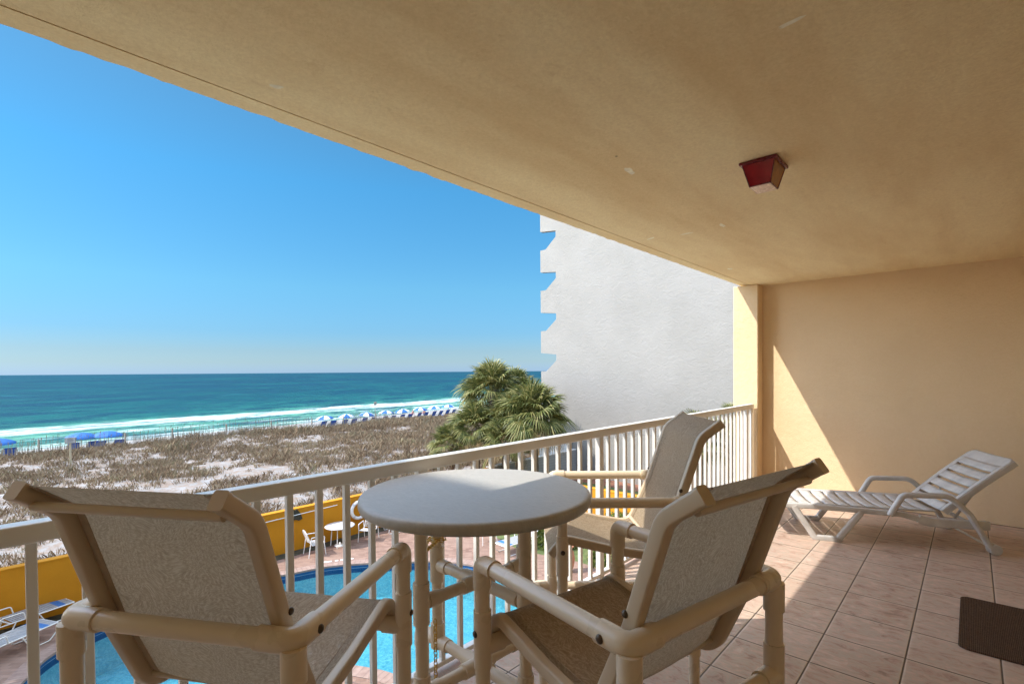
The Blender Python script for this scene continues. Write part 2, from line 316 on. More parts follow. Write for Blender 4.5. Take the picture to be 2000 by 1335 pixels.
M['bluestrap'] = simple('blue_vinyl_strap', (0.03, 0.16, 0.42), 0.5, 0.1, 5)
M['navy'] = simple('navy_chair_cloth', (0.02, 0.07, 0.28), 0.8, 0.2, 9)
M['wood'] = simple('grey_weathered_wood', (0.30, 0.255, 0.20), 0.9, 0.3, 7, 0.5, 40)
M['woodlt'] = simple('pale_pine_post', (0.42, 0.34, 0.22), 0.9, 0.2, 7, 0.3, 40)
M['signface'] = simple('sign_face_grey', (0.40, 0.39, 0.37), 0.6, 0.08, 9)
M['signink'] = simple('sign_ink', (0.06, 0.05, 0.06), 0.6)
M['plastic'] = simple('weathered_white_plastic', (0.541, 0.525, 0.5), 0.48, 0.14, 9, 0.12, 120)
b = NB('red_lamp_glass'); v = b.obj()
c = b.ramp(b.noise(v, 25, 3), [(0.3, (0.24, 0.004, 0.010)), (0.7, (0.36, 0.008, 0.014))])
M['redglass'] = b.fin(c, 0.12, spec=0.6)
M['amber'] = simple('amber_lamp_glass', (0.36, 0.12, 0.012), 0.2, 0.2, 20)
M['redmetal'] = simple('dark_red_metal', (0.15, 0.006, 0.014), 0.3, 0.2, 20)
M['diff'] = simple('frosted_lamp_bottom', (0.72, 0.55, 0.45), 0.25, 0.15, 20)
M['bronze'] = simple('dark_bronze', (0.05, 0.045, 0.03), 0.4, 0.6, 30, metal=0.5)
M['skin'] = simple('sunburnt_skin', (0.55, 0.24, 0.17), 0.6)
M['red'] = simple('red_cloth', (0.45, 0.04, 0.05), 0.8)
M['glass'] = simple('dark_window_glass', (0.03, 0.04, 0.05), 0.08)

# ------------------------------------------------------------------ mesh helpers
class MB:
    def __init__(s): s.v = []; s.f = []; s.mi = []; s.sm = []
    def add(s, vs, fs, mi=0, smooth=False):
        o = len(s.v); s.v += [tuple(v) for v in vs]
        for f in fs: s.f.append(tuple(i + o for i in f)); s.mi.append(mi); s.sm.append(smooth)
        return s
    def box(s, lo, hi, mi=0, rot=0, org=(0, 0, 0), bev=0):
        x0, y0, z0 = lo; x1, y1, z1 = hi
        if bev:
            vs = []; k = bev
            for sx, X in ((1, x0), (-1, x1)):
                for sy, Y in ((1, y0), (-1, y1)):
                    for sz, Z in ((1, z0), (-1, z1)):
                        vs += [(X, Y + sy * k, Z + sz * k), (X + sx * k, Y, Z + sz * k), (X + sx * k, Y + sy * k, Z)]
            bm = bmesh.new()
            for q in vs: bm.verts.new(q)
            bmesh.ops.convex_hull(bm, input=bm.verts); bm.verts.index_update()
            vv = [v.co.copy() for v in bm.verts]; ff = [[v.index for v in f.verts] for f in bm.faces]; bm.free()
        else:
            vv = [(x0, y0, z0), (x1, y0, z0), (x1, y1, z0), (x0, y1, z0), (x0, y0, z1), (x1, y0, z1), (x1, y1, z1), (x0, y1, z1)]
            ff = [(0, 3, 2, 1), (4, 5, 6, 7), (0, 1, 5, 4), (1, 2, 6, 5), (2, 3, 7, 6), (3, 0, 4, 7)]
        if rot:
            c_, s_ = math.cos(rot), math.sin(rot)
            vv = [(org[0] + v[0] * c_ - v[1] * s_, org[1] + v[0] * s_ + v[1] * c_, org[2] + v[2]) for v in vv]
        elif org != (0, 0, 0): vv = [(v[0] + org[0], v[1] + org[1], v[2] + org[2]) for v in vv]
        return s.add(vv, ff, mi)
    def tube(s, path, r, seg=14, caps=True, mi=0, closed=False, section=None, up=None, smooth=True):
        P = [Vector(p) for p in path]; n = len(P)
        if section is None: section = [(math.cos(2 * math.pi * i / seg), math.sin(2 * math.pi * i / seg)) for i in range(seg)]
        rr = r if isinstance(r, (list, tuple)) else [r] * n
        T = []
        for i in range(n):
            a = P[i - 1] if (i > 0 or closed) else P[i]; b_ = P[(i + 1) % n] if (i < n - 1 or closed) else P[i]
            T.append((b_ - a).normalized())
        if up is None:
            ref = Vector((0, 0, 1)) if abs(T[0].z) < 0.9 else Vector((1, 0, 0))
            N = (ref - T[0] * ref.dot(T[0])).normalized()
        vs = []
        for i in range(n):
            if up is not None:
                Bn = Vector(up); N = T[i].cross(Bn).normalized()
            else:
                if i: N = (N - T[i] * N.dot(T[i])).normalized()
                Bn = T[i].cross(N)
            for (a, c_) in section: vs.append(P[i] + N * (a * rr[i]) + Bn * (c_ * rr[i]))
        k = len(section); fs = []
        for i in range(n if closed else n - 1):
            j = (i + 1) % n
            for q in range(k): fs.append((i * k + q, i * k + (q + 1) % k, j * k + (q + 1) % k, j * k + q))
        s.add(vs, fs, mi, smooth)
        if caps and not closed:
            for idx, rev in ((0, True), (n - 1, False)):
                o = len(s.v); s.v += [tuple(v) for v in vs[idx * k:idx * k + k]]      # own vertices: crisp cut ends
                f = [o + q for q in range(k)]
                s.f.append(tuple(reversed(f)) if rev else tuple(f)); s.mi.append(mi); s.sm.append(False)
        return s
    def lathe(s, prof, c=(0, 0, 0), seg=32, mi=0, smooth=True):
        vs = []; fs = []; n = len(prof)
        for (r, z) in prof:
            for i in range(seg):
                a = 2 * math.pi * i / seg; vs.append((c[0] + r * math.cos(a), c[1] + r * math.sin(a), c[2] + z))
        for j in range(n - 1):
            for i in range(seg): fs.append((j * seg + i, j * seg + (i + 1) % seg, (j + 1) * seg + (i + 1) % seg, (j + 1) * seg + i))
        return s.add(vs, fs, mi, smooth)
    def prism(s, poly, a0, a1, axis='z', mi=0):
        n = len(poly)
        def P(p, h): return (p[0], p[1], h) if axis == 'z' else ((h, p[0], p[1]) if axis == 'x' else (p[0], h, p[1]))
        vs = [P(p, a0) for p in poly] + [P(p, a1) for p in poly]
        fs = [tuple(reversed(range(n))), tuple(range(n, 2 * n))] + [(i, (i + 1) % n, n + (i + 1) % n, n + i) for i in range(n)]
        return s.add(vs, fs, mi)
    def sphere(s, c, r, seg=10, rings=6, mi=0, sc=(1, 1, 1)):
        pr = [(max(1e-4, math.sin(math.pi * j / rings)), -math.cos(math.pi * j / rings)) for j in range(rings + 1)]
        vs = []; fs = []
        for (a, z) in pr:
            for i in range(seg):
                t = 2 * math.pi * i / seg; vs.append((c[0] + r * sc[0] * a * math.cos(t), c[1] + r * sc[1] * a * math.sin(t), c[2] + r * sc[2] * z))
        for j in range(rings):
            for i in range(seg): fs.append((j * seg + i, j * seg + (i + 1) % seg, (j + 1) * seg + (i + 1) % seg, (j + 1) * seg + i))
        return s.add(vs, fs, mi, True)
    def mesh(s, name):
        me = bpy.data.meshes.new(name); me.from_pydata(s.v, [], s.f)
        me.polygons.foreach_set('material_index', s.mi); me.polygons.foreach_set('use_smooth', s.sm)
        me.update(); return me
    def build(s, name, mats, parent=None, fixn=True):
        me = s.mesh(name)
        if not isinstance(mats, (list, tuple)): mats = [mats]
        for m in mats: me.materials.append(m)
        if fixn:
            bm = bmesh.new(); bm.from_mesh(me); bmesh.ops.recalc_face_normals(bm, faces=bm.faces); bm.to_mesh(me); bm.free()
        o = bpy.data.objects.new(name, me); COL.objects.link(o)
        if parent is not None: o.parent = parent
        return o

def thing(name, label, cat, loc=(0, 0, 0), rz=0, group=None):
    o = bpy.data.objects.new(name, None); COL.objects.link(o); o.empty_display_size = 0.1
    o.location = loc; o.rotation_euler = (0, 0, rz); return tag(o, label, cat, group)
def tag(o, label, cat, group=None):
    o['label'] = label; o['category'] = cat
    if group: o['group'] = group
    return o
def struct(o): o['kind'] = 'structure'; return o
def dup(root, loc, rz, label, group=None, scale=None):
    r = root.copy(); COL.objects.link(r); r.location = loc; r.rotation_euler = (0, 0, rz); r['label'] = label
    if group: r['group'] = group
    if scale: r.scale = (scale,) * 3
    def rec(a, b_):
        for ch in list(a.children):
            c_ = ch.copy(); COL.objects.link(c_); c_.parent = b_; rec(ch, c_)
    rec(root, r); return r

def fillet(pts, seg=6):
    """pts: (p, r) list -> smooth polyline"""
    out = []; n = len(pts)
    for i, (p, r) in enumerate(pts):
        p = Vector(p)
        if i in (0, n - 1) or not r: out.append(p); continue
        a = Vector(pts[i - 1][0]); c_ = Vector(pts[i + 1][0])
        u = (a - p).normalized(); v = (c_ - p).normalized(); ang = u.angle(v)
        t = min(r / math.tan(ang / 2), (a - p).length * 0.49, (c_ - p).length * 0.49)
        p0 = p + u * t; p1 = p + v * t
        for k in range(seg + 1):
            q = k / seg; out.append(p0 * (1 - q) ** 2 + p * 2 * q * (1 - q) + p1 * q * q)
    return out
def rsec(wd, ht, r=0.3, k=3):
    """rounded rectangle section, half sizes"""
    pts = []; rr = min(wd, ht) * r
    for cx, cy, a0 in ((wd - rr, ht - rr, 0), (-(wd - rr), ht - rr, 90), (-(wd - rr), -(ht - rr), 180), (wd - rr, -(ht - rr), 270)):
        for i in range(k + 1):
            a = R(a0 + 90 * i / k); pts.append((cx + rr * math.cos(a), cy + rr * math.sin(a)))
    return pts

G0 = -4.7            # pool deck level
XP, XW, YP, DE, ZC = 6.461, 6.648, 1.896, 2.159, 2.523

# ================================================================== THE BALCONY
bal = thing('balcony', 'beige stucco balcony with marbled pink tile floor and overhanging slab', 'balcony')
MB().box((-4.5, -1.7, -0.2), (XW, 2.04, 0.0)).build('tiled_floor', M['tile'], bal)
MB().box((-4.5, -1.7, ZC), (XW + 0.4, 1.985, ZC + 0.2)).build('ceiling', M['ceil'], bal)
ce = bal.children[-1]
MB().box((-4.5, 1.985, ZC + 0.012), (XW + 0.4, 2.0, ZC + 0.2)).build('drip_groove', M['groove'], ce)
# outer strip of the slab with a slightly ragged stucco lip
mb = MB(); N = 420; xs = [-4.5 + (XW + 0.4 + 4.5) * i / N for i in range(N + 1)]
vs = []; 
for x in xs:
    j = 0.0045 * noise.noise(Vector((x * 9, 0, 0))) + 0.003 * noise.noise(Vector((x * 37, 3, 0)))
    jz = 0.006 * noise.noise(Vector((x * 11, 5, 0))) + 0.004 * noise.noise(Vector((x * 41, 8, 0)))
    vs += [(x, 2.0, ZC + 0.2), (x, 2.0, ZC + 0.004), (x, DE - 0.006, ZC + 0.03 + jz), (x, DE + j, ZC + 0.044 + jz), (x, DE, ZC + 0.2)]
fs = []
for i in range(N):
    for k in range(5):
        a = i * 5 + k; b2 = i * 5 + (k + 1) % 5; fs.append((a, b2, b2 + 5, a + 5))
fs += [(0, 1, 2, 3, 4), tuple(N * 5 + k for k in (4, 3, 2, 1, 0))]
mb.add(vs, fs).build('slab_edge', M['ceil'], ce)
# plaster patches on the ceiling
for (px, py, sx, sy, a) in ((2.33, 1.30, 0.055, 0.02, 8), (3.66, 1.31, 0.07, 0.02, 0), (3.69, 1.59, 0.06, 0.02, 85), (3.63, 1.85, 0.05, 0.018, 60), (5.29, 1.82, 0.05, 0.035, 0), (0.775, 1.84, 0.035, 0.014, -30), (1.67, 0.40, 0.05, 0.012, 80)):
    m_ = MB(); n_ = 22; vs = [(px, py, ZC - 0.0015)]
    for i in range(n_):
        t = 2 * math.pi * i / n_; k = 0.75 + 0.5 * noise.noise(Vector((math.cos(t) * 1.5 + px * 7, math.sin(t) * 1.5, py * 5)))
        ex_, ey_ = sx * k * math.cos(t), sy * k * math.sin(t); ca, sa = math.cos(R(a)), math.sin(R(a))
        vs.append((px + ex_ * ca - ey_ * sa, py + ex_ * sa + ey_ * ca, ZC - 0.0006))
    m_.add(vs, [(0, i + 1, (i + 1) % n_ + 1) for i in range(n_)]).build('plaster_patch', M['patch'], ce, fixn=False)
MB().box((XW, -1.9, -0.2), (XW + 0.25, 2.185, ZC)).build('end_wall', M['wall'], bal)
MB().box((XP, YP, -0.2), (XW, 2.185, ZC - 0.001), bev=0.008).build('pilaster', M['wall'], bal)
MB().box((-4.7, -1.9, -0.2), (XW, -1.7, ZC + 0.2)).build('back_wall', M['wall'], bal)
# dark open joint between floor and end wall
MB().box((XW - 0.006, -1.69, 0.0), (XW - 0.001, YP - 0.002, 0.004)).build('floor_joint', M['joint'], bal)
# rest of the building that carries the balcony
bld = thing('apartment_building', 'beige stucco apartment building that carries the balcony', 'building')
MB().box((-6.0, -14, G0), (XW + 0.25, -1.92, 9.6)).build('wall', M['wing'], bld)
MB().box((-4.6, -1.92, 5.2), (XW + 0.25, 2.1, 5.4)).build('upper_slab', M['ceil'], bld)
MB().box((-4.6, -1.92, G0), (XW + 0.2, 1.9, -0.21)).build('lower_storey', M['wing'], bld)
wing = thing('shade_wing', 'tall beige wing left of the pool, added out of view to cast shade', 'building')  # unseen wing added to cast the shadow over the balcony's left side
MB().box((-16, -14, G0), (-6.01, 12.0, 11.25)).build('wall', M['wing'], wing)
for k in range(4):
    for j in range(3):
        MB().box((-6.01, -0.5 + j * 3.6, -3.6 + k * 3.2), (-5.985, 1.1 + j * 3.6, -1.9 + k * 3.2)).build('window', M['glass'], wing)

# ================================================================== RAILING
rl = thing('balcony_railing', 'cream painted metal balcony railing with square balusters', 'railing')
RZ = 1.086; YI, YO = 1.93, 1.988
sec = rsec(0.030, 0.028, 0.22)
m_ = MB(); m_.tube([(-4.5, (YI + YO) / 2, RZ - 0.028), (6.42, (YI + YO) / 2, RZ - 0.028)], 1, section=[(a, b_ * 1.0) for a, b_ in [(q[1], q[0]) for q in sec]], up=(0, 1, 0)).build('top_rail', M['rail'], rl)
MB().box((-4.5, 1.945, 0.028), (6.42, 1.985, 0.053), bev=0.003).build('bottom_rail', M['rail'], rl)
post = None
for px in (-3.25, -1.67, -0.09, 1.49, 3.07, 4.65, 6.23, 6.395):
    if post is None:
        post = MB().box((-0.025, -0.02, 0), (0.025, 0.02, RZ - 0.05), bev=0.003).build('post', M['rail'], rl)
        MB().box((-0.045, -0.035, 0), (0.045, 0.035, 0.008), bev=0.002).build('base_plate', M['rail'], post); o = post
    else:
        o = post.copy(); COL.objects.link(o); o.parent = rl
        for ch in post.children:
            c_ = ch.copy(); COL.objects.link(c_); c_.parent = o
    o.location = (px, 1.963, 0)
balu = None; cnt = 0
bxs = [1.338 - 0.1215 * k for k in range(11)] + [-0.09 - 0.1215 * k for k in range(1, 13)] + [1.61 + 0.1215 * k for k in range(12)] + [3.185 + 0.1215 * k for k in range(12)] + [4.765 + 0.1215 * k for k in range(12)] + [6.31]
for px in bxs:
    if balu is None:
        balu = MB().box((-0.0125, -0.0125, 0), (0.0125, 0.0125, RZ - 0.05 - 0.05), bev=0.002).build('baluster', M['rail'], rl); o = balu
    else: o = balu.copy(); COL.objects.link(o); o.parent = rl
    o.location = (px, 1.963, 0.05)

# ================================================================== PATIO CHAIRS
PR = 0.0228
def pipe(path, r=PR, seg=18): return MB().tube(path, r, seg)
def sleeve(m, path, r=0.0277): m.tube(path, r, 18)
prof = [((-0.430, 0, 1.256), 0), ((-0.342, 0, 1.192), 0.085), ((-0.245, 0, 0.91), 0.4), ((-0.133, 0, 0.663), 0.085), ((0.05, 0, 0.690), 0.2), ((0.275, 0, 0.743), 0.05), ((0.337, 0, 0.672), 0)]
def make_chair():
    t = thing('patio_chair', '', 'chair')
    HW = 0.299; HX = 0.29; ZA = 0.918
    for sx in (1, -1):
        for sy in (1, -1):
            x, y = sx * HX, sy * HW
            lg = pipe([(x, y, 0.012), (x, y, ZA - 0.03)]).build('leg', M['pvc'], t)
            for zz in ((0.60, 0.775) if sx > 0 else (0.585, 0.735)), (0.245, 0.355):
                c_ = MB(); sleeve(c_, [(x, y, zz[0]), (x, y, zz[1])], 0.0273); c_.build('coupling', M['pvc'], lg)
            MB().lathe([(0.0, 0.0), (0.025, 0.0), (0.0265, 0.006), (0.0265, 0.03), (0.0228, 0.032)], (x, y, 0)).build('foot_cap', M['pvc'], lg)
            if sx > 0:
                MB().sphere((x, y + sy * 0.027, 0.708), 0.0105, sc=(1, 0.6, 1)).build('bolt', M['bolt'], lg)
    for sy in (1, -1):
        y = sy * HW
        ar = pipe([(HX - 0.045, y, ZA), (-HX + 0.045, y, ZA)]).build('armrest', M['pvc'], t)
        e1 = MB(); sleeve(e1, fillet([((HX, y, ZA - 0.075), 0), ((HX, y, ZA), 0.028), ((HX - 0.07, y, ZA), 0)], 8)); e1.build('elbow', M['pvc'], ar)
        e2 = MB(); sleeve(e2, fillet([((-HX + 0.085, y, ZA), 0), ((-HX, y, ZA), 0.028), ((-HX, y - sy * 0.085, ZA), 0)], 8))
        sleeve(e2, [(-HX, y, ZA - 0.09), (-HX, y, ZA - 0.012)]); e2.build('elbow', M['pvc'], ar)
        MB().sphere((-HX + 0.06, y + sy * 0.0275, ZA), 0.0105, sc=(1, 0.6, 1)).build('bolt', M['bolt'], ar)
    pipe([(-HX, -HW + 0.05, ZA), (-HX, HW - 0.05, ZA)]).build('rear_bar', M['pvc'], t)
    for x, z in ((HX, 0.662), (-HX, 0.650)):
        o = pipe([(x, -HW, z), (x, HW, z)]).build('stretcher', M['pvc'], t)
        for sy in (1, -1):
            m = MB(); sleeve(m, [(x, sy * HW, z), (x, sy * (HW - 0.07), z)]); m.build('coupling', M['pvc'], o)
    for sy in (1, -1):
        o = pipe([(-HX, sy * HW, 0.30), (HX + 0.06, sy * HW, 0.30)]).build('side_stretcher', M['pvc'], t)
        m = MB(); sleeve(m, fillet([((HX + 0.035, sy * HW, 0.30), 0), ((HX + 0.095, sy * HW, 0.30), 0.028), ((HX + 0.095, sy * (HW - 0.07), 0.30), 0)], 8)); m.build('elbow', M['pvc'], o)
    pipe([(HX + 0.095, -HW + 0.05, 0.30), (HX + 0.095, HW - 0.05, 0.30)]).build('footrest', M['pvc'], t)
    P = fillet(prof, 8)
    for sy in (1, -1):
        path = [(p.x, sy * 0.246, p.z) for p in P]
        o = MB().tube(path, 1, section=rsec(0.0195, 0.016, 0.45), up=(0, 1, 0)).build('sling_rail', M['alu'], t)
        a = Vector((-0.430, sy * 0.246, 1.256)); d_ = Vector((-0.088, 0, 0.064)).normalized()
        MB().tube([a - d_ * 0.004, a + d_ * 0.007], 1, section=rsec(0.0205, 0.0172, 0.4), up=(0, 1, 0)).build('end_cap', M['alu'], o)
        MB().sphere((-0.245, sy * 0.262, 0.96), 0.009, sc=(1, 0.7, 1)).build('bolt', M['bolt'], o)
    # spreader bars
    for (bx, bz, r_) in ((-0.408, 1.220, 0.0105), (0.308, 0.690, 0.0115), (-0.135, 0.70, 0.010)):
        pipe([(bx, -0.235, bz), (bx, 0.235, bz)], r_, 12).build('spreader_bar', M['alu'], t)
    # sling: one sheet on the inner face of the rails
    m = MB(); NY = 14; rows = []; L_ = [0]
    for i in range(1, len(P)): L_.append(L_[-1] + (P[i] - P[i - 1]).length)
    pts = []; step = 0.016; n_ = int(L_[-1] / step)
    for k in range(n_ + 1):
        q = L_[-1] * k / n_; i = 1
        while i < len(P) - 1 and L_[i] < q: i += 1
        f_ = (q - L_[i - 1]) / (L_[i] - L_[i - 1]); p = P[i - 1].lerp(P[i], f_); pts.append(p)
    vs = []
    for k, p in enumerate(pts):
        a = pts[max(0, k - 1)]; c_ = pts[min(len(pts) - 1, k + 1)]; tn = (c_ - a).normalized(); nrm = Vector((-tn.z, 0, tn.x))
        fr_ = k / n_; sag = 0.016 * math.sin(math.pi * min(1, max(0, (fr_ - 0.02) / 0.9))) 
        for j in range(NY + 1):
            yy = -0.236 + 0.472 * j / NY; e = 1 - (2 * j / NY - 1) ** 2
            hem = 0.003 if j in (0, NY) else 0
            q = p + nrm * (0.013 - sag * e + hem) ; vs.append((q.x, yy, q.z))
    fs = [(k * (NY + 1) + j, k * (NY + 1) + j + 1, (k + 1) * (NY + 1) + j + 1, (k + 1) * (NY + 1) + j) for k in range(n_) for j in range(NY)]
    sl = m.add(vs, fs, 0, True).build('sling', M['sling'], t)
    # hem welts along both edges
    for jj, sy in ((0, -1), (NY, 1)):
        m = MB(); hv = []
        for k in range(n_ + 1):
            a = Vector(vs[max(0, k - 1) * (NY + 1) + jj]); c_ = Vector(vs[min(n_, k + 1) * (NY + 1) + jj]); tn = (c_ - a).normalized(); nr = Vector((-tn.z, 0, tn.x)); q = Vector(vs[k * (NY + 1) + jj])
            for dy, dn in ((-0.001, -0.0035), (-0.030, -0.0075), (-0.032, -0.0045)): hv.append(Vector((q.x, q.y + sy * dy, q.z)) + nr * dn)
        m.add(hv, [(k * 3 + i, k * 3 + i + 1, k * 3 + i + 4, k * 3 + i + 3) for k in range(n_) for i in range(2)], 0, True); m.build('hem', M['hem'], sl, fixn=False)
    return t
ch = make_chair()
ch['label'] = 'tan pipe armchair at front left, seen from behind'; ch['group'] = 'tan patio chairs around the table'
ch.location = (0.5695, 1.4889, 0); ch.rotation_euler = (0, 0, R(31.06))
dup(ch, (1.290, 0.7505, 0), R(78.1), 'tan pipe armchair at front right with its brown sling seat showing')
dup(ch, (2.1876, 1.3137, 0), R(132.4), 'tan pipe armchair behind the table against the railing, partly in sun')

# ================================================================== TABLE
TC = (1.372, 1.452); ta = thing('patio_table', 'round counter height table on tan pipe legs beside the railing', 'table', (TC[0], TC[1], 0), YAW)
e_ = 0.012
MB().lathe([(0.0, 0.985), (0.435, 0.985), (0.447, 0.989), (0.4515, 1.0), (0.4515, 1.015), (0.448, 1.024), (0.440, 1.029), (0.43, 1.030), (0.0, 1.030)], seg=96).build('tabletop', M['top'], ta)
# local x = camera forward, local y = left
LG = 0.188
for sx in (1, -1):
    for sy in (1, -1):
        x, y = sx * LG, sy * LG
        lg = pipe([(x, y, 0.33), (x, y, 0.986)]).build('leg', M['pvc'], ta)
        for za_, zb_, rr_ in ((0.59, 0.74, 0.0302), (0.30, 0.405, 0.0302), (0.955, 0.984, 0.028)):
            m = MB(); sleeve(m, [(x, y, za_), (x, y, zb_)], rr_); m.build('coupling', M['pvc'], lg)
for z, ext in ((0.665, 0), (0.33, 0.13)):
    for sg in (1, -1):
        k = LG + ext * 0.707
        o = pipe([(-k, -k * sg, z + 0.0008 * sg), (k, k * sg, z + 0.0008 * sg)]).build('cross_stretcher', M['pvc'], ta)
        m = MB(); dc = Vector((1, sg, 0)).normalized() * 0.075; sleeve(m, [Vector((0, 0, z)) - dc, Vector((0, 0, z)) + dc], 0.0300 + 0.0003 * sg); m.build('coupling', M['pvc'], o)
        for e in (1, -1):
            a = Vector((LG * e, LG * e * sg, z)); dr = Vector((-e, -e * sg, 0)).normalized()
            m = MB(); sleeve(m, [a - dr * (0.078 if ext else -0.028), a + dr * 0.078]); m.build('coupling', M['pvc'], o)
            if ext:
                b1 = a - dr * ext; m = MB(); sleeve(m, fillet([(b1 + dr * 0.06, 0), (b1, 0.028), (b1 + Vector((0, 0, -0.07)), 0)], 6)); m.build('elbow', M['pvc'], o)
        if ext:
            for e in (1, -1):
                a = Vector((LG * e, LG * e * sg, z)) + Vector((e, e * sg, 0)).normalized() * ext
                pipe([a + Vector((0, 0, -0.32)), a + Vector((0, 0, -0.05))]).build('foot', M['pvc'], ta)

# gold chain tying a table leg to the railing
def local(pt):  # table local -> world
    c_, s_ = math.cos(YAW), math.sin(YAW); return Vector((TC[0] + pt[0] * c_ - pt[1] * s_, TC[1] + pt[0] * s_ + pt[1] * c_, pt[2]))
def chain(path, m, rl_=0.0115, wr=0.0022):
    P = [Vector(p) for p in path]; L_ = 0; acc = [0]
    for i in range(1, len(P)): acc.append(acc[-1] + (P[i] - P[i - 1]).length)
    n_ = int(acc[-1] / 0.021)
    for k in range(n_):
        q = (k + 0.5) * acc[-1] / n_; i = 1
        while acc[i] < q: i += 1
        c_ = P[i - 1].lerp(P[i], (q - acc[i - 1]) / (acc[i] - acc[i - 1])); tn = (P[i] - P[i - 1]).normalized()
        sd = tn.cross(Vector((0.3, 0.2, 1)) if abs(tn.z) < 0.8 else Vector((1, 0.2, 0))).normalized()
        if k % 2: sd = tn.cross(sd)
        loop = [c_ + tn * (0.0155 * math.cos(2 * math.pi * j / 12)) + sd * (0.0085 * math.sin(2 * math.pi * j / 12)) for j in range(12)]
        m.tube(loop, wr, 6, closed=True)
m = MB()
lb = local((LG, LG, 0)); la = local((-LG, LG, 0))
loopc = [lb + Vector((0.034 * math.cos(a), 0.034 * math.sin(a), 0.775 + 0.006 * math.sin(2 * a))) for a in [2 * math.pi * i / 14 for i in range(15)]]
chain(loopc, m)
chain([lb + Vector((-0.03, 0.02, 0.775)), lb + Vector((0.03, 0.13, 0.69)), Vector((1.46, 1.935, 0.67)), Vector((1.46, 1.955, 0.70))], m)
chain([lb + Vector((-0.02, -0.03, 0.775)), (lb + la) / 2 + Vector((0, 0, 0.80)), la + Vector((0.02, 0.03, 0.83))], m)
chain([lb + Vector((-0.06, -0.06, 0.46)), lb + Vector((-0.062, -0.062, 0.20)), lb + Vector((-0.05, -0.08, 0.02)), lb + Vector((0.06, -0.13, 0.012))], m)
tag(m.build('chain', M['gold']), 'yellowed chain tied round a table leg and the railing', 'chain')

# ================================================================== RED CEILING LAMP
lp = thing('ceiling_lamp', 'small dark red lantern fixed under the balcony ceiling', 'lamp', (2.722, 0.772, ZC))
lp.scale = (0.85, 0.85, 0.92)
MB().box((-0.122, -0.102, -0.016), (0.122, 0.102, -0.001), bev=0.003).build('mounting_plate', M['redmetal'], lp)
def frust(m, a0, b0, z0, a1, b1, z1, mi=(0, 0, 0, 0, 0)):
    vs = [(-a0, -b0, z0), (a0, -b0, z0), (a0, b0, z0), (-a0, b0, z0), (-a1, -b1, z1), (a1, -b1, z1), (a1, b1, z1), (-a1, b1, z1)]
    for f, k in (((0, 1, 5, 4), mi[0]), ((1, 2, 6, 5), mi[1]), ((2, 3, 7, 6), mi[2]), ((3, 0, 4, 7), mi[3])): m.add([vs[i] for i in f], [(0, 1, 2, 3)], k)
m = MB(); frust(m, 0.106, 0.086, -0.016, 0.074, 0.056, -0.125, (1, 0, 0, 0)); m.build('lamp_shade', [M['redglass'], M['amber']], lp)
MB().box((-0.073, -0.055, -0.131), (0.073, 0.055, -0.1235), bev=0.002).build('diffuser', M['diff'], lp)
m = MB()
for sx in (1, -1):
    for sy in (1, -1): m.tube([(sx * 0.106, sy * 0.086, -0.016), (sx * 0.074, sy * 0.056, -0.126)], 0.0035, 6)
for e in (1, -1): m.tube([(-0.074, e * 0.056, -0.126), (0.074, e * 0.056, -0.126)], 0.0035, 6); m.tube([(e * 0.074, -0.056, -0.126), (e * 0.074, 0.056, -0.126)], 0.0035, 6)
m.build('lamp_frame', M['redmetal'], lp)

# ================================================================== MAT
m = MB(); w_, h_, r_ = 0.41, 0.27, 0.045
poly = []
for cx, cy, a0 in ((w_ - r_, h_ - r_, 0), (-(w_ - r_), h_ - r_, 90), (-(w_ - r_), -(h_ - r_), 180), (w_ - r_, -(h_ - r_), 270)):
    for i in range(7): a = R(a0 + 15 * i); poly.append((cx + r_ * math.cos(a), cy + r_ * math.sin(a)))
m.prism(poly, 0.001, 0.009)
mat_o = tag(m.build('door_mat', M['mat']), 'brown ribbed door mat with rounded corners lying on the tiles', 'mat')
mat_o.location = (3.99, -0.225, 0)

# ================================================================== WHITE PLASTIC CHAISE
HD = R(115.54)
cz = thing('chaise_longue', 'white moulded plastic chaise longue with raised slatted back by the end wall', 'chaise longue', (5.59, -0.13, 0), HD)
